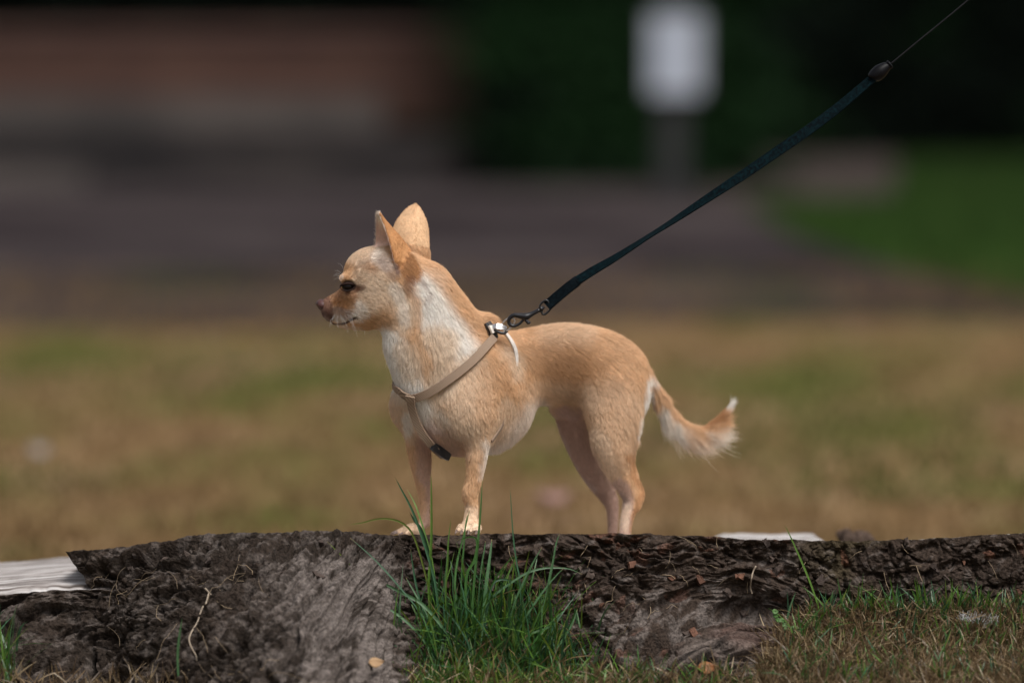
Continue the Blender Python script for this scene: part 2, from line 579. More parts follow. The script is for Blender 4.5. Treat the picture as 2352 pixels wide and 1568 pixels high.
M_HLEAF = attr_mat('hedge_leaf', .7, .08, .15)
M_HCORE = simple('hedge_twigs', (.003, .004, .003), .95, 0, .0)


def hedge(name, x0, x1, y, depth, height, n, label, seed, leaf=.05, green=1.0):
    rg = np.random.default_rng(seed)
    root = empty(name, ((x0 + x1) / 2, y, GZ))
    tag(root, label, 'hedge', 'dark hedges beyond the drive')
    # uneven dark inner mass of twigs
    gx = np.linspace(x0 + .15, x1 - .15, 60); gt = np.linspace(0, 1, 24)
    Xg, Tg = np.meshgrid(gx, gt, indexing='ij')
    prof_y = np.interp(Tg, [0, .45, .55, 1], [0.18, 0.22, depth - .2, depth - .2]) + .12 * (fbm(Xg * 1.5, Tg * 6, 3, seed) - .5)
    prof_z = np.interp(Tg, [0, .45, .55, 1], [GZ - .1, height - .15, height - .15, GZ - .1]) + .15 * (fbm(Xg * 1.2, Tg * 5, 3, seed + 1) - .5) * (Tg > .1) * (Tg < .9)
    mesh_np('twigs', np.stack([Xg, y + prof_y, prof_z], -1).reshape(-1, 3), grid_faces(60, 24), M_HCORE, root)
    # leaves over the front, top and back
    fx = rg.uniform(x0, x1, n) + rg.normal(0, .22, n) * (rg.random(n) < .5); ft = rg.random(n)
    face = rg.random(n)
    py = np.where(face < .72, rg.uniform(-.12, .16, n), rg.uniform(0, depth, n)); pz = np.where(face < .72, GZ + height * rg.random(n), height + rg.normal(-.05, .08, n))
    lump = fbm(fx * 1.1, pz * 1.3, 3, seed + 2)
    py = py - .35 * (lump - .5)
    c = np.stack([fx, y + py, pz], 1)
    nr = norm(rg.normal(0, 1, (n, 3)) + np.array([0, -.6, .7])); t1 = norm(np.cross(nr, rg.normal(0, 1, (n, 3)))); t2 = np.cross(nr, t1)
    s = leaf * rg.uniform(.6, 1.4, n)[:, None]
    V = np.stack([c - t1 * s, c + t2 * s * .5 + nr * s * .12, c + t1 * s, c - t2 * s * .5 + nr * s * .12], 1).reshape(-1, 3)
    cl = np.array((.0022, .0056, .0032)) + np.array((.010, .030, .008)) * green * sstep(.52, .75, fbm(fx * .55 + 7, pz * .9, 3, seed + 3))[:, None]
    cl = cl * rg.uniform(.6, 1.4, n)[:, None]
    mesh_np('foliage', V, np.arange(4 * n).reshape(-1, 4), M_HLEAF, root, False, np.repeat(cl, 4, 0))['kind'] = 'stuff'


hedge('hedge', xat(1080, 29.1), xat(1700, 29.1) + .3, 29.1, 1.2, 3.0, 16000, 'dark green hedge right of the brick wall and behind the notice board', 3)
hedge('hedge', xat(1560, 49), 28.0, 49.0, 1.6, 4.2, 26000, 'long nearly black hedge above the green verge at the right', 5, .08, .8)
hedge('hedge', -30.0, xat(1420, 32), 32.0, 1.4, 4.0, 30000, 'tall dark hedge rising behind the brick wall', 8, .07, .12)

SY = 23.0
sb = empty('notice_board', D(1552, 440, SY) * [1, 1, 0] + [0, 0, GZ])
tag(sb, 'blank white notice board on a wide dark post beside the drive', 'sign')
x0, x1 = xat(1494, SY), xat(1608, SY)
bm = bmesh.new()
M_BOARD = noise_mat('white_board', [(.35, (.33, .36, .43)), (.65, (.40, .42, .48))], 2.0, 4, .5)
board = mesh_np('board', *boxvf(x0, x1, SY, SY + .03, zat(214, SY), zat(32, SY)), M_BOARD, sb, False)
mesh_np('frame', *merge(boxvf(x0 - .012, x0 - .001, SY - .008, SY + .035, zat(214, SY) - .012, zat(32, SY) + .012), boxvf(x1 + .001, x1 + .012, SY - .008, SY + .035, zat(214, SY) - .012, zat(32, SY) + .012),
                       boxvf(x0, x1, SY - .008, SY + .035, zat(214, SY) - .012, zat(214, SY) - .001), boxvf(x0, x1, SY - .008, SY + .035, zat(32, SY) + .001, zat(32, SY) + .012)), simple('grey_frame', (.25, .25, .27), .5), board, False)
mesh_np('post', *boxvf(xat(1515, SY), xat(1577, SY), SY + .036, SY + .14, GZ - .2, zat(60, SY)), simple('dark_post', (.010, .009, .0105), .7), sb, False)

# ================================================================== the stump
stump = empty('tree_stump', D(1200, 1400, 0.1) * [1, 1, 0])
tag(stump, 'low wide cut tree stump with rough dark bark and spreading roots under the dog', 'tree stump')
# control columns: u, then seven (v, depth) pairs from the sawn rim down to the soil
COLS = [
    (150, [(1268, -.020), (1288, -.028), (1318, -.036), (1375, -.050), (1450, -.075), (1570, -.15), (1730, -.24)]),
    (300, [(1250, -.030), (1275, -.050), (1312, -.075), (1370, -.105), (1450, -.150), (1570, -.21), (1730, -.29)]),
    (480, [(1224, -.035), (1243, -.060), (1280, -.100), (1345, -.150), (1435, -.210), (1560, -.27), (1730, -.34)]),
    (700, [(1219, -.040), (1240, -.070), (1282, -.120), (1352, -.180), (1442, -.240), (1560, -.30), (1730, -.37)]),
    (820, [(1221, -.045), (1244, -.068), (1290, -.108), (1370, -.160), (1460, -.220), (1565, -.28), (1730, -.35)]),
    (910, [(1227, -.050), (1260, -.062), (1312, -.082), (1400, -.118), (1482, -.170), (1575, -.23), (1730, -.30)]),
    (1000, [(1229, -.055), (1270, -.059), (1332, -.064), (1430, -.074), (1502, -.100), (1585, -.16), (1730, -.23)]),
    (1150, [(1224, -.056), (1270, -.058), (1332, -.061), (1430, -.066), (1502, -.080), (1570, -.11), (1680, -.16)]),
    (1290, [(1228, -.055), (1270, -.058), (1325, -.066), (1415, -.086), (1490, -.112), (1570, -.14), (1690, -.19)]),
    (1430, [(1224, -.052), (1262, -.060), (1312, -.076), (1382, -.102), (1430, -.135), (1500, -.18), (1720, -.27)]),
    (1560, [(1229, -.050), (1265, -.060), (1312, -.072), (1378, -.088), (1408, -.130), (1470, -.19), (1720, -.29)]),
    (1650, [(1233, -.050), (1270, -.057), (1322, -.066), (1388, -.080), (1412, -.125), (1480, -.185), (1720, -.28)]),
    (1750, [(1238, -.050), (1278, -.055), (1335, -.060), (1402, -.070), (1438, -.110), (1510, -.16), (1720, -.25)]),
    (1850, [(1241, -.046), (1288, -.050), (1348, -.054), (1412, -.060), (1450, -.075), (1520, -.105), (1700, -.18)]),
    (1960, [(1243, -.042), (1290, -.045), (1347, -.049), (1402, -.053), (1440, -.057), (1500, -.066), (1600, -.085)]),
    (2100, [(1239, -.040), (1288, -.043), (1345, -.046), (1400, -.050), (1440, -.054), (1500, -.062), (1600, -.075)]),
    (2352, [(1225, -.038), (1285, -.042), (1345, -.046), (1400, -.050), (1440, -.054), (1500, -.062), (1600, -.075)]),
    (2700, [(1222, -.010), (1285, -.014), (1345, -.018), (1400, -.022), (1440, -.026), (1500, -.034), (1600, -.045)]),
]


def smooth_axis(A, k, axis):
    if k < 2: return A
    ker = np.hanning(k + 2)[1:-1]; ker /= ker.sum()
    pad = [(0, 0)] * A.ndim; pad[axis] = (k, k)
    B = np.pad(A, pad, mode='reflect', reflect_type='odd')
    B = np.apply_along_axis(lambda r: np.convolve(r, ker, 'same'), axis, B)
    sl = [slice(None)] * A.ndim; sl[axis] = slice(k, -k)
    return B[tuple(sl)]


def bark_sheet(cols, u0, u1, step, rows, kind):
    cu = np.array([c[0] for c in cols], float)
    cv = np.array([[p[0] for p in c[1]] for c in cols], float)
    cy = np.array([[p[1] for p in c[1]] for c in cols], float)
    cy = cy[:, :1] + (cy - cy[:, :1]) * np.interp(cu, [-400, 300, 600, 800, 930, 1000], [.62, .62, .88, .92, .75, .62])[:, None]
    us = np.arange(u0, u1 + .1, step)
    t7 = np.array([0, .12, .26, .44, .62, .82, 1.0])
    ts = np.linspace(0, 1, rows)
    V7 = np.stack([np.interp(us, cu, cv[:, k]) for k in range(7)], 1)
    Y7 = np.stack([np.interp(us, cu, cy[:, k]) for k in range(7)], 1)
    k = int(70 / step)
    V7 = smooth_axis(V7, k, 0); Y7 = smooth_axis(Y7, k, 0)
    VV = np.stack([np.interp(ts, t7, r) for r in V7]); YY = np.stack([np.interp(ts, t7, r) for r in Y7])
    VV = smooth_axis(VV, rows // 9, 1); YY = smooth_axis(YY, rows // 9, 1)
    UU = np.repeat(us[:, None], rows, 1)
    P = D(UU, VV, YY)
    # surface coordinates in metres
    ds = np.linalg.norm(np.diff(P, axis=1), axis=2)
    W = np.concatenate([np.zeros((len(us), 1)), np.cumsum(ds, 1)], 1)
    S = UU * PXM
    return us, ts, UU, VV, YY, P, S, W


def rot(S, W, deg, sx, sy):
    a = math.radians(deg)
    return (S * math.cos(a) + W * math.sin(a)) / sx, (-S * math.sin(a) + W * math.cos(a)) / sy


def ridged(x, y, oct, seed):
    s = 0; a = .5; n = 0
    for i in range(oct):
        s = s + a * (1 - np.abs(2 * vnoise(x, y, seed + i) - 1)); n += a; x = x * 2.1; y = y * 2.1; a *= .55
    return s / n


def plates(S, W, deg, sx, sy, seed, sharp=.16):
    """raised uneven bark plates with open cracks between them"""
    wx = .012 * (fbm(S / .02, W / .02, 3, seed) - .5); wy = .012 * (fbm(S / .02 + 8, W / .02, 3, seed + 2) - .5)
    x, y = rot(S + wx, W + wy, deg, sx, sy)
    f1, f2, cid = worley(x, y, seed)
    crack = sstep(0, sharp, f2 - f1)
    return crack * (.45 + .9 * cid), cid


def bark_relief(U, V, S, W):
    left = 1 - sstep(880, 980, U)
    right = sstep(1780, 1900, U) * (1 - sstep(1400, 1460, V) * (1 - sstep(1850, 1960, U)))
    rootm = (1 - sstep(215, 245, np.hypot(U - 1690, V - 1650) + 60 * (fbm(S / .03, W / .03, 3, 7) - .5))) * sstep(1380, 1450, U)
    mid = np.clip(1 - left - right - rootm, 0, 1)
    # left: sheared, fibrous, lumpy, with deep pockets towards the rim and a smoother worn belly
    belly = sstep(560, 760, U) * sstep(1255, 1300, V)
    phi = np.arctan2(V - 1080.0, 985.0 - U) + .10 * (fbm(S / .06, W / .06, 3, 3) - .5); rho = np.hypot(V - 1080.0, 985.0 - U)   # fibres fan out from the trunk into the root
    streak = ridged(rho / 210 + .3 * fbm(S / .04, W / .04, 2, 4), phi * 21, 5, 1)
    fine = fbm(rho / 60, phi * 62, 4, 5)
    w1, w2, wc = worley(rho / 52 + .8 * fbm(S / .02, W / .02, 2, 2), phi * 20 + .8 * fbm(S / .02 + 4, W / .02, 2, 6), 5)
    chip = sstep(.02, .30, w2 - w1) * (.35 + wc)
    v1, v2, vc = worley(rho / 21 + .6 * fbm(S / .01, W / .01, 2, 2), phi * 46, 8)
    chip2 = sstep(.03, .40, v2 - v1) * (.4 + vc)
    lump = fbm(S / .05, W / .04, 4, 9)
    pl, c1 = plates(S, W, -30, .030, .014, 2, .25)
    gran = fbm(S / .0055, W / .0045, 3, 13)
    crk = sstep(.80, .93, ridged(rho / 230, phi * 11, 2, 12))
    hL = (.012 * (.55 - streak) - .015 * sstep(.64, .92, streak)) * (1 - .2 * belly) + .0120 * (fine - .5) * (1 - .2 * belly) + .0032 * (fbm(S / .011, W / .009, 3, 4) - .5) + .0022 * (chip - .6) + .0012 * (chip2 - .6) + .016 * (fbm(S / .11, W / .08, 3, 9) - .5) + .0020 * (gran - .5) - .0085 * crk + .003 * (pl - .6) * (1 - belly)
    hL = hL * (1 - .35 * belly)
    # middle: torn scaly bark; right: thick plates with fine cracks. No two scales alike: size and tilt drift along the trunk
    wS = S + .030 * (fbm(S / .07, W / .07, 3, 5) - .5); wW = W + .026 * (fbm(S / .07 + 5, W / .07, 3, 6) - .5)
    pm, c2 = plates(wS, wW, 22, .052, .017, 3, .30)
    pm2, c3 = plates(wS, wW, -12, .017, .0075, 6, .45)
    rx_, ry_ = rot(wS, wW, 12, .030, .010)
    rg_ = ridged(rx_, ry_, 5, 2)
    amp = .45 + 1.1 * sstep(.35, .65, fbm(S / .06, W / .05, 2, 12))
    th_ = np.arctan2(V - 1650, U - 1690); arc = np.hypot(U - 1690, V - 1650)
    wob = fbm(S / .05, W / .05, 3, 3)
    near = 1 - sstep(300, 420, arc)
    flow = ridged(arc / 40 + 1.3 * wob, th_ * 1.3, 4, 2)
    hF = -.015 * sstep(.52, .90, flow) + .008 * (fbm(arc / 15 + wob, th_ * 3, 3, 4) - .5)
    hI = -.013 * sstep(.60, .94, ridged(wS / .030, wW / .022, 4, 2)) + amp * (.0055 * (pm - .5) + .0025 * (pm2 - .5))
    hM = hF * near + hI * (1 - near) + .014 * (fbm(S / .045, W / .035, 4, 11) - .5) + .0055 * (fbm(S / .009, W / .008, 3, 12) - .5)
    pr, c4 = plates(wS, wW, 70, .038, .021, 4, .13)
    pr2, c5 = plates(wS, wW, 55, .014, .009, 7, .16)
    hR = amp * (.0075 * (pr - .5) + .0040 * (pr2 - .5)) - .010 * sstep(.60, .95, ridged(wS / .022, wW / .026, 4, 9)) + .008 * (fbm(S / .035, W / .05, 4, 13) - .5) + .0042 * (fbm(S / .007, W / .007, 3, 14) - .5)
    # root: long curved fibres
    grain = fbm(arc / 11.0 + .8 * wob, th_ * 1.2, 3, 8)
    hT = -.015 * sstep(.62, .90, ridged(arc / 42 + .7 * wob, th_ * .9, 3, 6)) + .0125 * (grain - .5) + .007 * (fbm(S / .06, W / .05, 3, 15) - .5)
    gq = np.exp(-((arc - 262 + 46 * (wob - .5)) / 17) ** 2) * sstep(1440, 1500, U) * (1 - sstep(1790, 1850, U)) * (V < 1600)
    h = hL * left + hM * mid + hR * right + (hT + .006 * sstep(.0, 1.0, rootm)) * rootm - .020 * gq
    # colours of bark, lichen and torn inner bark, by noises of their own
    n1 = (left * fbm(rho / 200 + 3, phi * 14, 4, 2) + (1 - left) * fbm(*rot(S + .1, W, 20, .060, .014), 4, 2))[..., None]; n2 = fbm(*rot(S, W + .1, -30, .011, .0055), 3, 10)[..., None]; n3 = fbm(S / .09 + 6, W / .07, 3, 1)[..., None]
    brown = np.array((.038, .027, .021)); grey = np.array((.122, .103, .093)); dark = np.array((.018, .014, .011)); red = np.array((.105, .045, .028)); olive = np.array((.050, .039, .020))
    cL = dark * (1 - n1) * 1.0 + brown * n1
    gb = belly[..., None] * sstep(.28, .60, n1 * .6 + n2 * .4) * .8 + .40 * sstep(.48, .66, n2) 
    cL = cL * (1 - np.clip(gb, 0, 1)) + grey * np.clip(gb, 0, 1)
    cM = brown * (.7 + .8 * n1); g2 = sstep(.50, .68, n2 * .6 + n3 * .4); cM = cM * (1 - .75 * g2) + grey * .75 * g2
    r2 = (sstep(.86, .9, c3) * .55)[..., None] * sstep(.4, .6, n2); cM = cM * (1 - r2) + red * r2
    cR = brown * (.65 + .7 * n1); o2 = sstep(.45, .65, n3) * .6; cR = cR * (1 - o2) + olive * o2
    r3 = (sstep(.95, .97, c5) * .6)[..., None]; cR = cR * (1 - r3) + red * r3
    g3 = sstep(.60, .75, n2) * .45; cR = cR * (1 - g3) + grey * g3
    cT = np.array((.066, .053, .046)) * (.15 + .5 * n1 + 1.2 * sstep(.3, .7, grain)[..., None]); r4 = sstep(.62, .74, n3) * .4; cT = cT * (1 - r4) + np.array((.105, .062, .05)) * r4
    c = cL * left[..., None] + cM * mid[..., None] + cR * right[..., None] + cT * rootm[..., None]
    return h, np.clip(c * (.8 + .4 * n2), .008, .6)


M_BARK = attr_mat('bark', .9, .12, 0, .5, 330, 1.0)
us, ts, UU, VV, YY, PB, S, W = bark_sheet(COLS, 150, 2700, 2.7, 310, 'main')
h, bc = bark_relief(UU, VV, S, W)
Nn = norm(np.cross(np.gradient(PB, axis=0), np.gradient(PB, axis=1)))
Nn = Nn * np.where(Nn[..., 1:2] > 0, -1, 1)
rimfade = sstep(0, .035, ts)[None, :]
rim_j = (.0055 * (fbm(S[:, :1] / .02, S[:, :1] * 0, 4, 3) - .5) + .0026 * (fbm(S[:, :1] / .005, S[:, :1] * 0, 3, 6) - .5)) * (1 - .3 * sstep(880, 1000, UU[:, :1]))
PD = PB + Nn * (h * (.05 + .95 * sstep(0, .06, ts)[None, :]))[..., None]
PD[..., 2] += rim_j * (1 - sstep(0, .10, ts))[None, :]
# the broken left end leans in under its own edge
lean = np.clip((VV - 1268) / 67, 0, 1.6) * 42 * PXM * (1 - sstep(150, 320, UU))
PD[..., 0] += lean
bark_main = mesh_np('bark', PD.reshape(-1, 3), grid_faces(len(us), len(ts)), M_BARK, stump, True, bc.reshape(-1, 3))

# sawn top: starts at the very rim and dips away behind it
M_CUT, nt, b = new_mat('sawn_wood')
N, L = nt.nodes, nt.links
tc = N.new('ShaderNodeTexCoord'); mp = N.new('ShaderNodeMapping'); mp.inputs['Scale'].default_value = (1.2, 14, 1)
L.new(tc.outputs['Object'], mp.inputs[0])
n1 = N.new('ShaderNodeTexNoise'); n1.inputs['Scale'].default_value = 9; n1.inputs['Detail'].default_value = 7; L.new(mp.outputs[0], n1.inputs['Vector'])
cr = N.new('ShaderNodeValToRGB'); el = cr.color_ramp.elements
for e, (p_, c_) in zip([el[0], el[1], el.new(.5)], [(.38, (.07, .054, .045)), (.74, (.42, .39, .375)), (.48, (.28, .25, .235))]): e.position = p_; e.color = (*c_, 1)
L.new(n1.outputs['Fac'], cr.inputs[0]); L.new(cr.outputs[0], b.inputs['Base Color'])
b.inputs['Roughness'].default_value = .85
bp = N.new('ShaderNodeBump'); bp.inputs['Strength'].default_value = .5; bp.inputs['Distance'].default_value = .004; L.new(n1.outputs['Fac'], bp.inputs['Height']); L.new(bp.outputs[0], b.inputs['Normal'])

rim = PD[:, 0]
dd = np.concatenate([np.linspace(0, .02, 6), np.linspace(.03, .50, 48)])
RX = np.repeat(rim[:, :1], len(dd), 1); RYY = rim[:, 1:2] + dd[None]; zr = np.repeat(smooth_axis(rim[:, 2:3], 21, 0), len(dd), 1)
slope = np.interp(us, [150, 1950, 2060, 2700], [.205, .205, .135, .135])[:, None]
RZ = zr - slope * np.minimum(dd, .20)[None] - .13 * np.maximum(dd - .20, 0)[None]
RZ += (rim[:, 2:3] - zr[:, :1]) * np.exp(-(dd / .006) ** 2)[None]
uu2 = UU[:, :1]
bump_ = sstep(1600, 1720, uu2) * (1 - sstep(1935, 1985, uu2)) * sstep(.16, .22, RYY) * (1 - sstep(.36, .40, RYY))
RZ = RZ + bump_ * ((.0445 - .05 * (RYY - .2) + .003 * (fbm(RX / .03, RYY / .1, 3, 3) - .5)) - RZ)
RZ += .002 * (fbm(RX / .02, RYY / .004, 3, 5) - .5) * sstep(0, .02, dd)[None]
RZ[:, -1] = -.2
mesh_np('sawn_top', np.stack([RX, RYY, RZ], -1).reshape(-1, 3), grid_faces(len(us), len(dd))[:, ::-1], M_CUT, stump, True)
# torn edge of bark standing up at the back right
rk = []
for i in range(26):
    uu_ = 1935 + 60 * random.random(); y_ = .33 + .05 * random.random()
    c = D(uu_, 1232 + 12 * random.random(), y_)
    rk.append(ellipsoid(c, (.006 + .008 * random.random(), .006, .004 + .005 * random.random()), np.array(Matrix.Rotation(random.random() * 3, 3, 'Y')), 7, 5))
mesh_np('torn_bark', *merge(*rk), M_BARK, stump, False, np.tile((.075, .052, .04), (sum(len(r[0]) for r in rk), 1)))['kind'] = 'stuff'
# broken end on the left: from the first column of bark straight back
M_END = noise_mat('broken_wood', [(.3, (.055, .040, .036)), (.6, (.16, .12, .105)), (.8, (.24, .19, .165))], 30, 6, .9, .6, 120, .004, (1, 1, .25))
end = PD[0, :170]
back = np.linspace(0, .22, 16)
EV = end[:, None] + np.stack([.01 * back / .2, back, 0 * back], 1)[None]
EV[..., 0] += .0035 * (fbm(EV[..., 1] / .01, EV[..., 2] / .01, 3, 5) - .5)
EV[..., 2] = np.minimum(EV[..., 2], np.interp(back, dd, RZ[0])[None])
mesh_np('broken_end', EV.reshape(-1, 3), grid_faces(170, 16), M_END, stump, True)

# lower shelf on the far left with its pale sawn face
LOW = [(-400, [(1378, -.030), (1392, -.036), (1420, -.046), (1470, -.070), (1530, -.105), (1620, -.155), (1760, -.23)]),
       (0, [(1367, -.030), (1384, -.036), (1412, -.047), (1462, -.072), (1530, -.110), (1625, -.165), (1760, -.24)]),
       (130, [(1352, -.032), (1372, -.038), (1402, -.050), (1450, -.074), (1520, -.112), (1620, -.17), (1760, -.25)]),
       (320, [(1352, -.035), (1385, -.040), (1420, -.052), (1465, -.075), (1525, -.115), (1620, -.17), (1760, -.25)])]
us2, ts2, U2, V2, Y2, P2, S2, W2 = bark_sheet(LOW, -400, 320, 3.4, 170, 'low')
h2, bc2 = bark_relief(U2, V2, S2, W2 + .2)
N2 = norm(np.cross(np.gradient(P2, axis=0), np.gradient(P2, axis=1))); N2 = N2 * np.where(N2[..., 1:2] > 0, -1, 1)
PD2 = P2 + N2 * (h2 * (.3 + .7 * sstep(0, .06, ts2)[None]))[..., None]
mesh_np('bark', PD2.reshape(-1, 3), grid_faces(len(us2), len(ts2)), M_BARK, stump, True, bc2.reshape(-1, 3))
rim2 = PD2[:, 0]
d2 = np.concatenate([np.linspace(0, .03, 8), np.linspace(.04, .32, 30)])
zf = np.interp(d2, [0, .018, .03, .27, .30, .32], [0, .0045, .0055, .0045, .001, -.2])
LZ = smooth_axis(rim2[:, 2:3], 25, 0) + zf[None] + (rim2[:, 2:3] - smooth_axis(rim2[:, 2:3], 25, 0)) * np.exp(-(d2 / .008) ** 2)[None]
LX = np.repeat(rim2[:, :1], len(d2), 1); LY = rim2[:, 1:2] + d2[None]
LZ += .0015 * (fbm(LX / .06, LY / .006, 3, 5) - .5) * (d2 > .02)[None] - .004 * np.exp(-((LY - .135 - .1 * LX) / .004) ** 2) * (d2 < .3)[None]
mesh_np('sawn_shelf', np.stack([LX, LY, LZ], -1).reshape(-1, 3), grid_faces(len(us2), len(d2))[:, ::-1], M_CUT, stump, True)

# loose bark flakes that stand off the trunk
M_FLAKE = attr_mat('bark_flake', .85, .2, 0, .3, 300, .5)
fl_rng = np.random.default_rng(21)
flat_idx = fl_rng.integers(0, PD.shape[0] * PD.shape[1], 4000)
RED = [(1450, 1300), (1545, 1325), (1610, 1330), (1700, 1325), (2215, 1290), (1600, 1440), (1385, 1390)]
spots = []
for (u_, v_) in RED:
    d_ = np.hypot(UU - u_, VV - v_); spots.append((np.unravel_index(d_.argmin(), d_.shape), True))
for fi in flat_idx:
    ij = np.unravel_index(fi, UU.shape)
    if 260 < UU[ij] < 2352 and 1240 < VV[ij] < 1560 and (UU[ij] > 1000 or VV[ij] < 1330):
        spots.append((ij, False))
    if len(spots) >= 70: break
for ij, isred in spots:
    c = PD[ij]; n_ = norm(Nn[ij] + fl_rng.normal(0, .18, 3)); t_ = norm(np.cross(n_, fl_rng.normal(0, 1, 3))); b_ = np.cross(n_, t_)
    R_ = fl_rng.uniform(.004, .009)
    k_ = 8
    ang = np.sort(fl_rng.uniform(0, 2 * math.pi, k_)); rr_ = R_ * fl_rng.uniform(.55, 1.15, k_)
    top = c + n_ * .0028 + t_ * (np.cos(ang) * rr_)[:, None] + b_ * (np.sin(ang) * rr_ * .62)[:, None] + n_ * (fl_rng.normal(0, .0010, k_) + .0012 * np.cos(ang))[:, None]
    bot = top * .96 + (c * .04) - n_ * .0042
    V = np.vstack([top, bot, [c + n_ * .0036]])
    F = [[i, (i + 1) % k_, 2 * k_] for i in range(k_)] + [[i, i + k_, (i + 1) % k_ + k_, (i + 1) % k_] for i in range(k_)]
    cc = np.array((.095, .046, .030)) * fl_rng.uniform(.7, 1.3) if isred else np.array((.042, .031, .026)) * fl_rng.uniform(.7, 2.0)
    mesh_np('bark_flake', V, F, M_FLAKE, bark_main, False, np.tile(cc, (len(V), 1)))

# ================================================================== the dog
YAW = math.radians(33)
UX = np.array([math.cos(YAW), math.sin(YAW), 0.0])       # towards the tail
NX = np.array([math.sin(YAW), -math.cos(YAW), 0.0])      # towards the dog's left side
ZX = np.array([0, 0, 1.0])
VH = 0.0017
VO = D(690, 440, 0)                                      # lower corner of the sampled volume
lo = np.array([D(690, 0, 0)[0], -0.085, D(0, 1330, 0.1)[2]])
hi = np.array([D(1740, 0, 0.2)[0], 0.225, D(0, 445, 0)[2]])
dims = np.ceil((hi - lo) / VH).astype(int)
VOL = np.full(dims, 0.05, np.float32)


def _sub(b0, b1):
    i0 = np.maximum(np.floor((b0 - lo) / VH).astype(int), 0)
    i1 = np.minimum(np.ceil((b1 - lo) / VH).astype(int) + 1, dims)
    if np.any(i1 <= i0):
        return None
    sl = tuple(slice(a, b) for a, b in zip(i0, i1))
    ax = [lo[k] + VH * np.arange(i0[k], i1[k], dtype=np.float32) for k in range(3)]
    return sl, np.stack(np.meshgrid(*ax, indexing='ij'), -1).astype(np.float32)


def _blend(sl, d, k, cut=False):
    s = VOL[sl]
    if cut:
        h = np.clip(0.5 - 0.5 * (s + d) / k, 0, 1)
        VOL[sl] = s * (1 - h) + (-d) * h + k * h * (1 - h)
    else:
        h = np.clip(0.5 + 0.5 * (s - d) / k, 0, 1)
        VOL[sl] = s * (1 - h) + d * h - k * h * (1 - h)


def s_ell(c, r, axes=None, k=0.012, cut=False):
    c = np.asarray(c, float); r = np.asarray(r, float)
    R = np.eye(3) if axes is None else np.stack([norm(a) for a in axes], 1)
    e = max(r) + k + 0.006
    g = _sub(c - e, c + e)
    if g is None: return
    sl, P = g
    q = (P - c.astype(np.float32)) @ R.astype(np.float32)
    k0 = np.linalg.norm(q / r.astype(np.float32), axis=-1); k1 = np.linalg.norm(q / (r * r).astype(np.float32), axis=-1)
    _blend(sl, k0 * (k0 - 1) / np.maximum(k1, 1e-6), k, cut)


def s_cap(a, b, ra, rb, k=0.01, cut=False, flat=None):
    """tapered limb; flat = (axis, factor) squeezes it along an axis"""
    a = np.asarray(a, float); b = np.asarray(b, float)
    e = max(ra, rb) + k + 0.006
    g = _sub(np.minimum(a, b) - e, np.maximum(a, b) + e)
    if g is None: return
    sl, P = g
    ab = (b - a).astype(np.float32)
    pa = P - a.astype(np.float32)
    t = np.clip((pa @ ab) / max(float(ab @ ab), 1e-12), 0, 1)
    off = pa - t[..., None] * ab
    if flat is not None:
        ax = norm(flat[0]).astype(np.float32)
        s = off @ ax
        off = off + (s * (1.0 / flat[1] - 1))[..., None] * ax
    _blend(sl, np.linalg.norm(off, axis=-1) - (ra + (rb - ra) * t), k, cut)


def chain(nodes, k=0.01, flat=None, m=5):
    """one smoothly tapering limb through (u, v, depth, radius in picture units)"""
    Q = catmull(np.array(nodes, float), (len(nodes) - 1) * m + 1)
    P = D(Q[:, 0], Q[:, 1], Q[:, 2]); R = Q[:, 3] * PXM
    e = R.max() + k + 0.006
    g = _sub(P.min(0) - e, P.max(0) + e)
    if g is None: return
    sl, X = g
    best = np.full(X.shape[:3], 0.06, np.float32)
    for i in range(len(P) - 1):
        a, ab = P[i].astype(np.float32), (P[i + 1] - P[i]).astype(np.float32)
        pa = X - a
        t = np.clip((pa @ ab) / max(float(ab @ ab), 1e-12), 0, 1)
        best = np.minimum(best, np.linalg.norm(pa - t[..., None] * ab, axis=-1) - (R[i] + (R[i + 1] - R[i]) * t))
    _blend(sl, best, k)


body_ax = (UX, NX, ZX)
# trunk
s_ell(D(1095, 891, 0.030), (0.070, 0.047, 0.066), body_ax, 0.015)            # rib cage
s_ell(D(1005, 900, 0.006), (0.036, 0.040, 0.045), body_ax, 0.02)             # breast
s_ell(D(1060, 985, 0.018), (0.046, 0.036, 0.028), body_ax, 0.02)             # keel of the chest
s_ell(D(1122, 925, 0.042), (0.048, 0.040, 0.049), body_ax, 0.016)
s_ell(D(1240, 840, 0.080), (0.072, 0.040, 0.042), body_ax, 0.018)             # loin
s_ell(D(1320, 835, 0.100), (0.056, 0.040, 0.043), body_ax, 0.02)
s_ell(D(1390, 850, 0.118), (0.043, 0.043, 0.040), body_ax, 0.02)             # croup
s_ell(D(1422, 876, 0.125), (0.032, 0.034, 0.033), body_ax, 0.02)
# neck
s_cap(D(1010, 800, 0.004), D(950, 670, -0.004), 0.047, 0.034, 0.018, False, (NX, 0.86))
s_cap(D(1086, 796, 0.026), D(980, 672, 0.0), 0.0255, 0.030, 0.018)
s_cap(D(945, 800, -0.004), D(920, 725, -0.006), 0.024, 0.024, 0.016)
s_cap(D(962, 870, -0.004), D(942, 790, -0.004), 0.024, 0.024, 0.016)
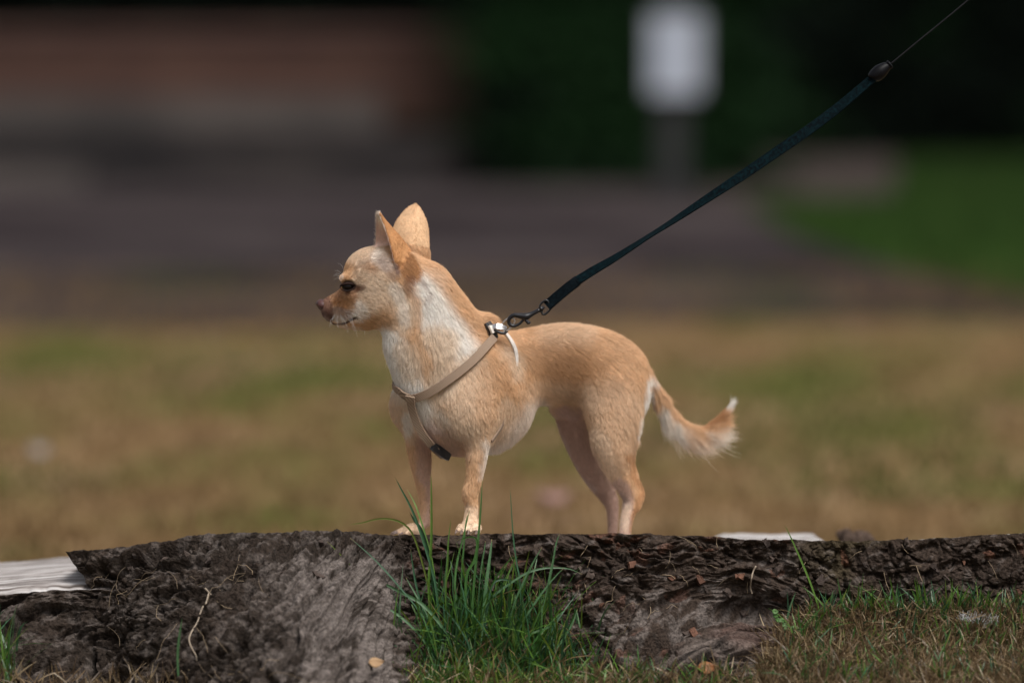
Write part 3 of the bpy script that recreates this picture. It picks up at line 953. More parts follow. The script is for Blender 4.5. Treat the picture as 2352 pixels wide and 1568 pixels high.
# head
HX = norm(np.array([-1.0, 0.10, -0.10])); HN = norm(np.array([-0.10, -1.0, 0.0])); HZ = np.cross(HX, HN); HZ = HZ if HZ[2] > 0 else -HZ
h_ax = (HX, HN, HZ)
s_ell(D(884, 633, -0.006), (0.0425, 0.036, 0.0335), h_ax, 0.010)             # skull
s_ell(D(843, 624, -0.006), (0.0225, 0.026, 0.0225), h_ax, 0.012)             # forehead
s_ell(D(866, 692, -0.006), (0.032, 0.031, 0.027), h_ax, 0.014)               # cheeks
s_ell(D(822, 700, -0.004), (0.022, 0.0215, 0.0225), h_ax, 0.012)
s_cap(D(806, 707, -0.002), D(767, 710, 0.002), 0.0196, 0.0134, 0.010, False, (HN, 0.92))   # muzzle
s_ell(D(755, 717, 0.004), (0.0078, 0.0090, 0.0088), h_ax, 0.006)
s_cap(D(794, 676, -0.001), D(753, 692.5, 0.003), 0.0062, 0.0050, 0.008, False, (HN, 1.25))   # bridge of the nose
s_cap(D(785, 741, 0.001), D(765, 738, 0.003), 0.0065, 0.005, 0.006)           # chin
s_cap(D(840, 737, -0.004), D(800, 742, -0.001), 0.010, 0.0065, 0.008)         # lower jaw
for sgn in (-1, 1):                                                            # brows
    bc = D(803, 636, -0.004) + HN * (-sgn) * 0.0205
    s_ell(bc, (0.009, 0.0075, 0.0062), h_ax, 0.007)
    ck = D(818, 676, -0.003) + HN * (-sgn) * 0.020                             # cheek bone
    s_ell(ck, (0.012, 0.007, 0.006), h_ax, 0.008)
    es = D(806, 655, -0.003) + HN * (-sgn) * 0.0300
    s_ell(es, (0.0072, 0.0078, 0.0046), h_ax, 0.003, cut=True)
s_ell(D(792, 641, -0.002), (0.0038, 0.010, 0.0042), h_ax, 0.006)
s_ell(D(936, 614, -0.021), (0.0105, 0.013, 0.020), None, 0.006)               # root of the near ear
s_ell(D(1112, 742, 0.022), (0.014, 0.012, 0.010), body_ax, 0.012)             # scruff
# shoulders and forelegs (the dog's left is the near side)
s_ell(D(1098, 905, -0.012), (0.033, 0.022, 0.050), (UX, NX, ZX), 0.02)
s_ell(D(1080, 945, -0.022), (0.026, 0.020, 0.032), (UX, NX, ZX), 0.015)
s_ell(D(946, 928, 0.028), (0.019, 0.018, 0.034), (UX, NX, ZX), 0.018)
s_cap(D(1000, 850, 0.040), D(945, 935, 0.035), 0.026, 0.020, 0.02)
chain([(1093, 960, -0.024, 38), (1096, 1008, -0.022, 31), (1094, 1050, -0.023, 27), (1089, 1098, -0.025, 21.5), (1080, 1134, -0.026, 22), (1083, 1164, -0.026, 18.5), (1081, 1200, -0.029, 21)], 0.008)
chain([(954, 930, 0.036, 35), (958, 985, 0.036, 34), (961, 1020, 0.034, 32), (966, 1062, 0.033, 28), (971, 1108, 0.032, 21), (975, 1148, 0.031, 16.5), (976, 1200, 0.030, 15)], 0.008)
s_cap(D(1122, 1000, -0.016), D(1100, 1010, -0.022), 0.006, 0.010, 0.008)      # elbow
# paws
TOES = []
def paw(u, v, y, dirx, scale=1.0):
    c = D(u, v, y)
    dirx = norm(dirx); side = np.cross(dirx, ZX)
    s_ell(c + dirx * 0.001, (0.011 * scale, 0.0115 * scale, 0.0085 * scale), (dirx, side, ZX), 0.006)
    for k, t in enumerate((-1.4, -0.5, 0.5, 1.4)):
        tb = c + side * t * 0.0070 * scale + dirx * 0.006
        te = c + side * t * 0.0078 * scale + dirx * (0.0165 if abs(t) < 1 else 0.0125) * scale - ZX * 0.0022
        TOES.append((te, dirx))
        s_cap(tb + ZX * 0.001, te, 0.0050 * scale, 0.0042 * scale, 0.0010)
paw(1083, 1211, -0.033, np.array([-0.30, -0.95, 0]))
paw(951, 1216, 0.026, np.array([-0.93, -0.30, 0]))
# hind legs
s_ell(D(1410, 915, 0.088), (0.038, 0.022, 0.046), (UX, NX, ZX), 0.02)
chain([(1412, 900, 0.085, 68), (1411, 960, 0.076, 64), (1407, 1025, 0.070, 52), (1419, 1075, 0.074, 36), (1436, 1112, 0.080, 28), (1449, 1140, 0.084, 24), (1446, 1165, 0.082, 21), (1438, 1202, 0.077, 18), (1433, 1250, 0.072, 16.5)], 0.010)
chain([(1448, 1010, 0.078, 18), (1453, 1060, 0.082, 9), (1465, 1102, 0.086, 8), (1475, 1134, 0.088, 9.5), (1463, 1162, 0.085, 12)], 0.008)   # heel tendon
chain([(1345, 900, 0.145, 70), (1332, 955, 0.142, 60), (1340, 1005, 0.138, 51), (1356, 1055, 0.140, 43), (1375, 1099, 0.145, 34), (1395, 1136, 0.150, 25), (1406, 1165, 0.150, 19), (1407, 1220, 0.147, 15), (1402, 1275, 0.143, 14)], 0.010)
paw(1424, 1262, 0.066, np.array([-0.84, -0.54, 0]))
paw(1394, 1283, 0.136, np.array([-0.84, -0.54, 0]))
s_cap(D(1290, 935, 0.11), D(1350, 930, 0.12), 0.014, 0.02, 0.015)             # flank fold
# tail
TAIL = [(1478, 852, 0.138, 20), (1497, 886, 0.142, 17), (1520, 922, 0.147, 16), (1541, 953, 0.151, 16), (1574, 982, 0.155, 15.5), (1608, 992, 0.159, 14.5), (1638, 979, 0.162, 13), (1660, 958, 0.164, 10), (1676, 938, 0.165, 6), (1682, 929, 0.166, 3.5)]
chain(TAIL, 0.004)
VOL += 0.0012                                                                  # room for the coat

# ears: thin cupped shells, laid over the volume as overlapping beads
def ear_pts(st, ns=70, nt=70):
    st = np.array(st, float)                                                   # station x (front, back, rim) x (u, v, y)
    A = np.stack([catmull(st[:, j], nt) for j in range(3)], 1)
    s = np.linspace(0, 1, ns)[None, :, None]
    ctrl = 2 * A[:, 1:2] - 0.5 * (A[:, 0:1] + A[:, 2:3])
    C = (1 - s) ** 2 * A[:, 0:1] + 2 * s * (1 - s) * ctrl + s ** 2 * A[:, 2:3]
    return D(C[..., 0], C[..., 1], C[..., 2])


EAR_N = ear_pts([[(858, 600, -.012), (950, 640, -.012), (906, 622, -.036)],
                 [(862, 578, -.011), (953, 612, -.010), (908, 604, -.038)],
                 [(866, 553, -.011), (943, 580, -.012), (903, 582, -.038)],
                 [(867, 525, -.014), (922, 550, -.018), (895, 553, -.037)],
                 [(868, 506, -.019), (900, 525, -.024), (886, 525, -.034)],
                 [(869, 495, -.024), (883, 505, -.027), (878, 506, -.031)],
                 [(871, 489, -.027), (874, 491, -.0275), (873, 492, -.028)]])
EAR_F = ear_pts([[(896, 590, .020), (938, 600, .004), (984, 604, .020)],
                 [(900, 560, .021), (942, 565, .006), (984, 575, .022)],
                 [(904, 528, .025), (945, 538, .010), (983, 543, .027)],
                 [(914, 506, .028), (948, 512, .016), (980, 514, .030)],
                 [(930, 485, .031), (953, 490, .023), (971, 491, .032)],
                 [(943, 475, .0315), (955, 478, .027), (964, 478, .032)],
                 [(953, 470, .031), (956, 470, .030), (958, 471, .031)]])
for E in (EAR_N, EAR_F):
    nt_, ns_ = E.shape[:2]
    for i in range(nt_):
        rr = 0.0021 - 0.0006 * i / nt_
        for j in range(0, ns_, 1 if i < 50 else 2):
            c = E[i, j]
            g = _sub(c - 0.0055, c + 0.0055)
            if g is None: continue
            sl, P = g
            d = np.linalg.norm(P - c.astype(np.float32), axis=-1) - rr
            VOL[sl] = np.minimum(VOL[sl], d)
# mouth: a crease along the near and far lip
def vsample(p):
    q = (np.asarray(p) - lo) / VH
    i = np.clip(np.floor(q).astype(int), 0, dims - 2)
    f = np.clip(q - i, 0, 1)
    r = 0
    for a in (0, 1):
        for b in (0, 1):
            for c in (0, 1):
                w = (f[..., 0] if a else 1 - f[..., 0]) * (f[..., 1] if b else 1 - f[..., 1]) * (f[..., 2] if c else 1 - f[..., 2])
                r = r + w * VOL[i[..., 0] + a, i[..., 1] + b, i[..., 2] + c]
    return r


def vgrad(p, e=0.002):
    p = np.asarray(p, float)
    return norm(np.stack([vsample(p + np.eye(3)[k] * e) - vsample(p - np.eye(3)[k] * e) for k in range(3)], -1))


def hit(u, v, y0=-0.10, y1=0.22, back=False):
    """first point of the dog along the line of sight through (u, v) (or the last one)"""
    ys = np.arange(y0, y1, 0.0007)
    P = D(np.full_like(ys, u), np.full_like(ys, v), ys)
    d = vsample(P)
    ins = np.where(d < 0)[0]
    if len(ins) == 0: return None
    return P[ins[-1] if back else ins[0]]


MOUTH = [(746, 735), (757, 742), (770, 744), (785, 744), (798, 740), (808, 735), (816, 729)]
mouth_pts = []
for back in (False, True):
    mp = [hit(u, v, back=back) for u, v in MOUTH]
    mp = [m for m in mp if m is not None]
    mouth_pts.append(np.array(mp))
    for a, b in zip(mp[:-1], mp[1:]):
        s_cap(a, b, 0.0015, 0.0015, 0.0015, cut=True)


def surface_nets(vol, lo, h):
    ins = vol < 0
    nx, ny, nz = vol.shape
    c = np.zeros((nx - 1, ny - 1, nz - 1), np.int8)
    for a in (0, 1):
        for b in (0, 1):
            for d in (0, 1):
                c += ins[a:nx - 1 + a, b:ny - 1 + b, d:nz - 1 + d]
    act = np.argwhere((c > 0) & (c < 8))
    idx = np.full((nx - 1, ny - 1, nz - 1), -1, np.int32)
    idx[act[:, 0], act[:, 1], act[:, 2]] = np.arange(len(act))
    acc = np.zeros((len(act), 3)); cnt = np.zeros(len(act))
    cor = [(a, b, d) for a in (0, 1) for b in (0, 1) for d in (0, 1)]
    for p in range(8):
        for q in range(p + 1, 8):
            if sum(abs(x - y) for x, y in zip(cor[p], cor[q])) != 1: continue
            A = act + cor[p]; B = act + cor[q]
            va = vol[A[:, 0], A[:, 1], A[:, 2]]; vb = vol[B[:, 0], B[:, 1], B[:, 2]]
            m = (va < 0) != (vb < 0)
            t = np.where(m, va / np.where(m, va - vb, 1), 0)
            acc[m] += (A + (B - A) * t[:, None])[m]; cnt[m] += 1
    V = lo + h * acc / cnt[:, None]
    F = []
    for ax in range(3):
        s0 = [slice(None)] * 3; s1 = [slice(None)] * 3
        s0[ax] = slice(0, -1); s1[ax] = slice(1, None)
        e = np.argwhere(ins[tuple(s0)] != ins[tuple(s1)])
        o1, o2 = [(1, 2), (2, 0), (0, 1)][ax]
        ok = (e[:, o1] > 0) & (e[:, o2] > 0) & (e[:, o1] < vol.shape[o1] - 1) & (e[:, o2] < vol.shape[o2] - 1)
        e = e[ok]
        d1 = np.zeros(3, int); d1[o1] = 1
        d2 = np.zeros(3, int); d2[o2] = 1
        qd = [e - d1 - d2, e - d2, e, e - d1]
        f = np.stack([idx[x[:, 0], x[:, 1], x[:, 2]] for x in qd], 1)
        flip = ~ins[e[:, 0], e[:, 1], e[:, 2]]
        f[flip] = f[flip][:, ::-1]
        F.append(f)
    return V, np.vstack(F)


BV, BF = surface_nets(VOL, lo, VH)
for _ in range(3):                                                            # take the voxel stairs out
    acc = np.zeros_like(BV); cnt = np.zeros(len(BV))
    for j in range(4):
        a, b = BF[:, j], BF[:, (j + 1) % 4]
        np.add.at(acc, a, BV[b]); np.add.at(cnt, a, 1); np.add.at(acc, b, BV[a]); np.add.at(cnt, b, 1)
    BV = BV * 0.5 + 0.5 * acc / cnt[:, None]
fn = np.cross(BV[BF[:, 2]] - BV[BF[:, 0]], BV[BF[:, 3]] - BV[BF[:, 1]])
BN = np.zeros_like(BV)
for j in range(4):
    np.add.at(BN, BF[:, j], fn)
BN = norm(BN)

# ---- coat colours, plus painted neck creases and a foreleg highlight, as patches with soft borders
TAN = (0.64, 0.398, 0.226); CREAM = (0.74, 0.585, 0.44); WHITE = (0.86, 0.81, 0.75); RUST = (0.43, 0.215, 0.095)
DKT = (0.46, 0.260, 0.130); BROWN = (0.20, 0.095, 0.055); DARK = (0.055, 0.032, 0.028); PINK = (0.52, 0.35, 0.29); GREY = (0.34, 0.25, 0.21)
PATCH = [  # (polyline in picture units, radius, softness, colour, strength)
    ([(1290, 830), (1330, 860)], 40, 60, DKT, .75), ([(1300, 845), (1318, 885)], 16, 55, (.36, .195, .095), .75), ([(1230, 905), (1340, 915)], 14, 40, CREAM, .3), ([(1250, 760), (1340, 760)], 10, 35, CREAM, .35),
    ([(1410, 930), (1400, 1030)], 40, 50, CREAM, .35),
    ([(1120, 830), (1165, 900)], 14, 30, DKT, .45), ([(1160, 800), (1185, 850)], 6, 22, CREAM, .6),
    ([(985, 650), (1000, 705), (1040, 770), (1055, 795)], 16, 40, WHITE, .95), ([(968, 690), (985, 740)], 16, 18, WHITE, .8),
    ([(1000, 790), (985, 850), (1000, 880)], 34, 34, CREAM, .9), ([(950, 690), (952, 770), (975, 830), (965, 860)], 9, 16, TAN, .75),
    ([(885, 790), (905, 840), (935, 885)], 28, 30, WHITE, .95), ([(930, 800), (945, 850)], 14, 22, CREAM, .7),
    ([(1070, 860), (1080, 960), (1060, 1000)], 32, 40, CREAM, .65), ([(1130, 850), (1120, 950)], 16, 30, TAN, .5),
    ([(965, 940), (1000, 965)], 20, 22, WHITE, .85), ([(1000, 1000), (1040, 1030)], 26, 26, PINK, .7), ([(1015, 960), (1060, 985)], 14, 22, CREAM, .6),
    ([(905, 925), (930, 960), (945, 985)], 20, 22, CREAM, .6), ([(935, 960), (942, 985)], 8, 10, WHITE, .7),
    ([(1140, 1040), (1185, 1015), (1225, 955)], 12, 44, WHITE, .6), ([(1165, 930), (1150, 985)], 14, 24, CREAM, .5),
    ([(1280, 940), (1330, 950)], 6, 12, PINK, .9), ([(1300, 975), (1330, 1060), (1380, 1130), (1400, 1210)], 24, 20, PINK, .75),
    ([(1260, 955), (1310, 1050), (1360, 1130)], 4, 8, WHITE, .6),
    ([(1495, 870), (1488, 930), (1478, 985)], 8, 12, WHITE, .9), ([(1370, 1000), (1400, 1080), (1425, 1140)], 14, 16, CREAM, .4),
    ([(1425, 1130), (1428, 1220)], 20, 14, PINK, .75), ([(1456, 1045), (1460, 1090), (1474, 1130), (1466, 1170), (1456, 1215)], 4, 12, RUST, .75),
    ([(1428, 1140), (1436, 1160)], 5, 8, GREY, .6), ([(1440, 1165), (1430, 1215)], 6, 8, CREAM, .6),
    ([(1520, 940), (1545, 990), (1590, 1024), (1640, 1014)], 12, 18, (.84, .76, .67), .95), ([(1500, 880), (1530, 925), (1560, 960), (1600, 975)], 5, 8, TAN, .9),
    ([(1612, 976), (1638, 970), (1654, 957)], 6, 9, RUST, .85), ([(1690, 915), (1671, 944)], 8, 5, WHITE, 1),
    ([(1085, 1050), (1080, 1140)], 24, 14, TAN, .5), ([(1120, 1010), (1112, 1090)], 4, 10, WHITE, .5), ([(1082, 1185), (1080, 1220)], 20, 22, CREAM, .6), ([(1060, 1215), (1105, 1218)], 8, 8, CREAM, .5),  # the WHITE stroke paints a highlight down the foreleg's rear edge
    ([(975, 1010), (985, 1120), (985, 1200)], 12, 14, PINK, .7), ([(935, 1020), (955, 1110), (965, 1190)], 8, 12, TAN, .6), ([(955, 1212), (915, 1222)], 14, 12, CREAM, .6),
    # head
    ([(985, 600), (1050, 665), (1100, 715), (1130, 735)], 12, 30, TAN, .8),
    ([(815, 585), (850, 570)], 18, 22, CREAM, .7), ([(835, 620), (865, 600)], 14, 22, GREY, .38), ([(800, 615), (812, 640)], 8, 14, DKT, .5),
    ([(830, 640), (855, 655)], 14, 20, CREAM, .75), ([(785, 636), (783, 645)], 1, 4, WHITE, .5),
    ([(870, 640), (890, 660)], 10, 20, CREAM, .7), ([(850, 680), (900, 690), (915, 720)], 26, 28, CREAM, .85), ([(905, 660), (925, 700), (925, 730)], 8, 14, WHITE, .5),
    ([(880, 730), (850, 750), (835, 755)], 10, 14, TAN, .8), ([(885, 715), (895, 740)], 10, 14, TAN, .5),
    ([(820, 708), (832, 718), (822, 725)], 8, 16, WHITE, .7), ([(802, 718), (812, 722)], 6, 8, WHITE, .7),
    ([(757, 684), (785, 672), (800, 680)], 14, 14, (0.42, 0.235, 0.135), .85), ([(795, 690), (800, 705)], 9, 12, DKT, .8), ([(775, 695), (785, 705)], 9, 9, RUST, .7),
    ([(775, 722), (790, 728)], 12, 10, GREY, .75), ([(770, 732), (790, 738)], 5, 6, WHITE, .5),
    ([(744, 716), (752, 728)], 9, 9, (.11, .06, .05), .95), ([(750, 692), (757, 712)], 6, 9, (.14, .07, .05), .9), ([(745, 730), (752, 737)], 3, 4, GREY, .8),
    ([(803, 655), (818, 661)], 5, 9, (.19, .10, .065), .9), ([(799, 653), (812, 658)], 5, 5, (.045, .025, .02), .95), ([(800, 672), (797, 660)], 3, 6, BROWN, .8), ([(822, 664), (832, 660)], 3, 6, BROWN, .7),
    ([(746, 736), (757, 743), (770, 746), (785, 746), (798, 742), (808, 737), (817, 730)], 2.2, 2.5, DARK, .95), ([(810, 735), (818, 731)], 3, 3, DARK, .9),
    ([(770, 752), (800, 755), (825, 757)], 3, 5, CREAM, .8),
    ([(922, 590), (944, 622)], 18, 9, (0.42, 0.205, 0.085), .95), ([(940, 640), (936, 658)], 7, 12, (0.26, 0.13, 0.08), .6), ([(908, 612), (911, 626)], 3, 5, (0.16, .06, .035), .8), ([(965, 640), (975, 655)], 3, 6, GREY, .5), ([(988, 672), (975, 690)], 2.5, 5, GREY, .5),  # last two GREY strokes paint in the dark creases of the neck folds
    ([(870, 590), (885, 605)], 12, 14, WHITE, .5), ([(880, 600), (900, 625)], 10, 12, GREY, .55),
]
tree_near = EAR_N.reshape(-1, 3)
tree_far = EAR_F.reshape(-1, 3)
from mathutils.kdtree import KDTree


def kd(pts):
    t = KDTree(len(pts))
    for i, p in enumerate(pts): t.insert(p, i)
    t.balance()
    return t


def ear_normals(E):
    return norm(np.cross(np.gradient(E, axis=0), np.gradient(E, axis=1))).reshape(-1, 3)


KN, KF = kd(tree_near), kd(tree_far)
EN, EF = ear_normals(EAR_N), ear_normals(EAR_F)
cn = tree_near.mean(0); cf = tree_far.mean(0)
# outward = away from the hollow of the cup
ctrN = 0.5 * (EAR_N[:, :1] + EAR_N[:, -1:]).repeat(EAR_N.shape[1], 1).reshape(-1, 3)
EN *= np.sign(((tree_near - ctrN) * EN).sum(1, keepdims=True) + 1e-9)
ctrF = 0.5 * (EAR_F[:, :1] + EAR_F[:, -1:]).repeat(EAR_F.shape[1], 1).reshape(-1, 3)
EF *= np.sign(((tree_far - ctrF) * EF).sum(1, keepdims=True) + 1e-9)


def seg_dist(u, v, poly):
    d = np.full(u.shape, 1e9)
    for (a, b), (c, e) in zip(poly[:-1], poly[1:]):
        l2 = (c - a) ** 2 + (e - b) ** 2
        t = np.clip(((u - a) * (c - a) + (v - b) * (e - b)) / max(l2, 1e-9), 0, 1)
        d = np.minimum(d, np.hypot(u - a - t * (c - a), v - b - t * (e - b)))
    return d


def ear_class(P, Nrm):
    """0 body, 1 near ear outside, 2 near ear inside, 3 far ear outside, 4 far ear inside; and height along the ear"""
    cls = np.zeros(len(P), int); h = np.zeros(len(P))
    u, v = UV(P)
    cand = np.where((v < 665) & (u > 845) & (u < 1000))[0]
    for i in cand:
        p = P[i]
        _, j, d = KN.find(p)
        if d < 0.0042 and j // EAR_N.shape[1] > 12:
            cls[i] = 1 if Nrm[i] @ EN[j] > 0 else 2; h[i] = (j // EAR_N.shape[1]) / EAR_N.shape[0]; continue
        _, j, d = KF.find(p)
        if d < 0.0042 and j // EAR_F.shape[1] > 12:
            cls[i] = 3 if Nrm[i] @ EF[j] > 0 else 4; h[i] = (j // EAR_F.shape[1]) / EAR_F.shape[0]
    return cls, h


def coat(P, Nrm):
    u, v = UV(P)
    n1 = fbm(u / 38, v / 38, 3, 2) - 0.5
    n2 = fbm(u / 14 + 5, v / 20, 2, 6) - 0.5
    uu = u + 26 * n1 + 8 * n2; vv = v + 26 * (fbm(u / 38 + 9, v / 38 + 4, 3, 4) - 0.5)
    small = sstep(760, 840, v) * 1.0
    uu = u + (uu - u) * (0.35 + 0.65 * small); vv = v + (vv - v) * (0.35 + 0.65 * small)
    col = np.tile(np.array(TAN), (len(P), 1))
    col = col * (1 + 0.25 * n1[:, None] + 0.2 * n2[:, None])
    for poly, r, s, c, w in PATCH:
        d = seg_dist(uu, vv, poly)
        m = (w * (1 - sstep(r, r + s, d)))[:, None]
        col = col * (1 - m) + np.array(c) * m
    inner = (sstep(.100, .112, P[:, 1]) * sstep(925, 950, v) * sstep(1255, 1270, u) * (1 - sstep(1425, 1440, u)))[:, None]   # far hind leg: pinkish inner skin, with its shade painted into the colour
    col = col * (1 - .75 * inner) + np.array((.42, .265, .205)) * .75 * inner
    cls, h = ear_class(P, Nrm)
    e_out = np.array((0.42, 0.205, 0.085)); e_far = np.array((0.60, 0.385, 0.225))
    k = cls == 1; col[k] = e_out * (0.8 + 0.4 * fbm(u[k] / 12, v[k] / 12, 2, 3))[:, None]
    low = (1 - sstep(.25, .5, h))[:, None] * 0.5
    col[k] = (col * (1 - low) + np.array(CREAM) * low)[k] if False else col[k]
    k = cls == 2; col[k] = np.array((0.74, 0.52, 0.43)) * (1 - sstep(.45, .75, h[k]))[:, None] + np.array((0.80, 0.68, 0.58)) * sstep(.45, .75, h[k])[:, None]
    k = cls == 3; col[k] = e_far * (0.88 + 0.24 * fbm(u[k] / 12, v[k] / 12, 2, 3))[:, None]
    k = cls == 4; col[k] = (0.60, 0.42, 0.34)
    return np.clip(col, 0.01, 0.95), cls, h


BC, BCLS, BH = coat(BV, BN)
dog_base = D(1200, 1225, 0.03)
dog = empty('dog', dog_base)
tag(dog, 'small tan and white short-haired dog with pricked ears standing on the stump', 'dog')
M_SKIN = attr_mat('coat_skin', 0.75, 0.25, 0.0, 0.15, 400, 0.2)
bu, bv_ = UV(BV)
inset = np.where(BCLS == 0, 0.0013, 0.0002) * (1 - 0.8 * (seg_dist(bu, bv_, MOUTH) < 6)) * sstep(14, 22, np.hypot(bu - 741, bv_ - 701)) * sstep(14, 22, np.hypot(bu - 805, bv_ - 655))
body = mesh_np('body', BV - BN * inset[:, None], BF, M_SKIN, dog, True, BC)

# ---- eyes, nose, claws
M_EYE = simple('eye_gloss', (0.006, 0.004, 0.004), 0.12, 0, 0.2)
M_NOSE = noise_mat('nose_leather', [(0.3, (0.045, 0.020, 0.019)), (0.7, (0.095, 0.042, 0.039))], 240, 4, 0.42, 0.35, 900, 0.001)
M_LID = simple('eyelid_skin', (0.022, 0.012, 0.010), 0.8, 0, .1)
M_CLAW = simple('claw_horn', (0.16, 0.11, 0.09), 0.35)
for sgn in (-1, 1):
    ec = D(806, 655, -0.003) + HN * (-sgn) * 0.0236
    e = mesh_np('eye', *ellipsoid(ec, (0.0064, 0.0070, 0.0054)), M_EYE, dog)
    # eyelids: two arcs of skin round the ball
    out = HN * (-sgn)
    for up, dz in ((1, 0.0030), (-1, -0.0046)):
        arc = []
        for t in np.linspace(-1, 1, 9):
            a = t * 1.25
            arc.append(ec + HX * math.sin(a) * 0.0080 + out * math.cos(a) * 0.0063 + HZ * dz * (1 - t * t * 0.85))
        mesh_np('eyelid', *tube(np.array(arc), np.array([.0009, .0014, .0019, .0022, .0022, .0022, .0019, .0014, .0009]) * (0.7 if up > 0 else 0.3), 8), M_LID, e)
for te, dx_ in TOES[:8]:
    mesh_np('claw', *tube(np.array([te + dx_ * .0025 + ZX * .0004, te + dx_ * .0062 - ZX * .0008, te + dx_ * .0085 - ZX * .0030]), np.array([.0012, .0010, .0003]), 7, 8), M_CLAW, dog)
nv, nf = ellipsoid((0, 0, 0), (1, 1, 1), None, 28, 18)
nv = nv.copy()
fx, sx, zx = nv[:, 0].copy(), nv[:, 1].copy(), nv[:, 2].copy()
wid = 0.0085 * (1 - 0.22 * (zx < 0) * -zx * 1.2)
hgt = 0.0072
dep = 0.0074 * (1 - 0.18 * np.clip(-zx, 0, 1))
for s in (-1, 1):                                                              # nostrils
    d2 = ((sx - s * 0.55) / 0.30) ** 2 + ((zx + 0.18) / 0.26) ** 2
    dep = dep - 0.0030 * np.exp(-d2) * (fx > 0)
dep = dep - 0.0010 * np.exp(-(sx / 0.10) ** 2) * (zx < 0.1) * (fx > 0)
nc = D(743.0, 702, 0.0042)
NV = nc + HX * (fx * dep)[:, None] + HN * (sx * wid)[:, None] + norm(HZ + HX * 0.25) * (zx * hgt)[:, None]
mesh_np('nose', NV, nf, M_NOSE, dog)

# ---- fur
GUIDE = np.array([  # u, v, direction, length (mm), lift
    (745, 690, 1, -.5, 1.2, .25), (780, 685, 1, -.15, 2.2, .25), (770, 735, .6, .8, 3, .3), (757, 725, .3, .95, 2, .3), (800, 620, .4, -.9, 3.2, .3), (787, 642, -.5, -.4, 4, .7), (840, 580, 1, -.4, 3.5, .25),
    (830, 660, 1, .2, 4, .28), (815, 715, .9, .45, 4.5, .28), (860, 700, .9, .35, 6, .28), (900, 715, .6, .8, 7.5, .3), (840, 748, 1, .3, 5, .3), (880, 755, .8, .6, 6, .3), (870, 640, .8, .5, 5, .25), (900, 640, .6, .8, 6, .28), (870, 600, .8, .2, 5, .3),
    (930, 690, .25, 1, 9, .3), (975, 610, .6, .75, 8, .28), (1020, 640, .65, .75, 9, .28), (1060, 690, .7, .7, 10, .28), (1000, 720, .25, .95, 12, .3), (960, 740, .05, 1, 11, .3), (890, 790, -.15, 1, 12, .32), (905, 850, -.15, 1, 12, .35),
    (940, 860, .05, 1, 11, .3), (1050, 800, .35, .95, 12, .3), (1000, 850, .1, 1, 12, .3), (1115, 735, .85, .45, 15, .45), (1135, 735, .9, .3, 15, .4), (1120, 850, .4, .9, 10, .25), (1080, 900, .2, 1, 9, .25), (980, 950, .3, .95, 8, .28), (1030, 1010, .2, 1, 8, .28),
    (1150, 950, .4, .9, 10, .25), (1200, 780, .9, .4, 9, .22), (1300, 750, .95, .3, 9, .2), (1300, 850, .75, .65, 10, .22), (1220, 880, .6, .8, 10, .22), (1200, 980, .45, .9, 13, .3), (1150, 1035, .35, .95, 13, .35), (1110, 1050, .2, 1, 8, .3),
    (1400, 790, .8, .6, 9, .2), (1460, 840, .6, .8, 9, .22), (1400, 950, .35, .93, 9, .22), (1475, 910, .15, 1, 10, .3), (1320, 930, .5, .85, 9, .25), (1420, 1040, .15, 1, 7, .22), (1440, 1110, .05, 1, 4.5, .2), (1470, 1140, -.1, 1, 4, .2), (1430, 1200, 0, 1, 3.5, .2),
    (1300, 990, .25, 1, 5, .22), (1350, 1080, .3, 1, 4.5, .2), (1400, 1160, .1, 1, 3.5, .2), (1090, 1050, -.05, 1, 6, .22), (1080, 1140, 0, 1, 4.5, .2), (1080, 1205, -.1, 1, 2, .2), (1083, 1218, -.1, 1, 1.6, .2), (960, 1030, .05, 1, 6, .22), (972, 1130, .05, 1, 4.5, .2), (970, 1200, -.1, 1, 3.5, .22), (925, 1216, -.9, .3, 2, .25),
    (905, 930, -.15, 1, 8, .3), (935, 985, .1, 1, 7, .25),
    (1500, 880, .4, .9, 13, .35), (1500, 915, .1, 1, 20, .5), (1530, 925, .55, .85, 9, .22), (1515, 960, .1, 1, 24, .55), (1545, 1000, .35, .95, 28, .6), (1560, 955, .75, .65, 9, .2), (1590, 1015, .6, .8, 31, .6), (1610, 980, .95, .1, 9, .2), (1625, 1005, .8, .6, 29, .55), (1640, 965, .85, -.5, 9, .22), (1655, 985, .95, .25, 21, .4), (1662, 950, .6, -.8, 12, .2), (1672, 942, .45, -.9, 15, .12), (1682, 930, .3, -1, 15, .1),
], float)


def guide_field(P):
    u, v = UV(P)
    d2 = (u[:, None] - GUIDE[None, :, 0]) ** 2 + (v[:, None] - GUIDE[None, :, 1]) ** 2
    w = 1.0 / (d2 + 60.0) ** 1.7
    w /= w.sum(1, keepdims=True)
    g = w @ GUIDE[:, 2:]
    d = np.stack([g[:, 0], np.zeros(len(P)), -g[:, 1]], 1)
    tailf = sstep(1490, 1530, u)
    head = (1 - sstep(690, 800, v)) * (1 - sstep(900, 960, u))
    return norm(d), g[:, 2] * 0.001 * (0.72 + 0.28 * tailf - 0.17 * head), g[:, 3] * (0.52 + 0.48 * tailf)


STRAP_PRESS = []                                                               # filled by the harness paths: (points, radius)


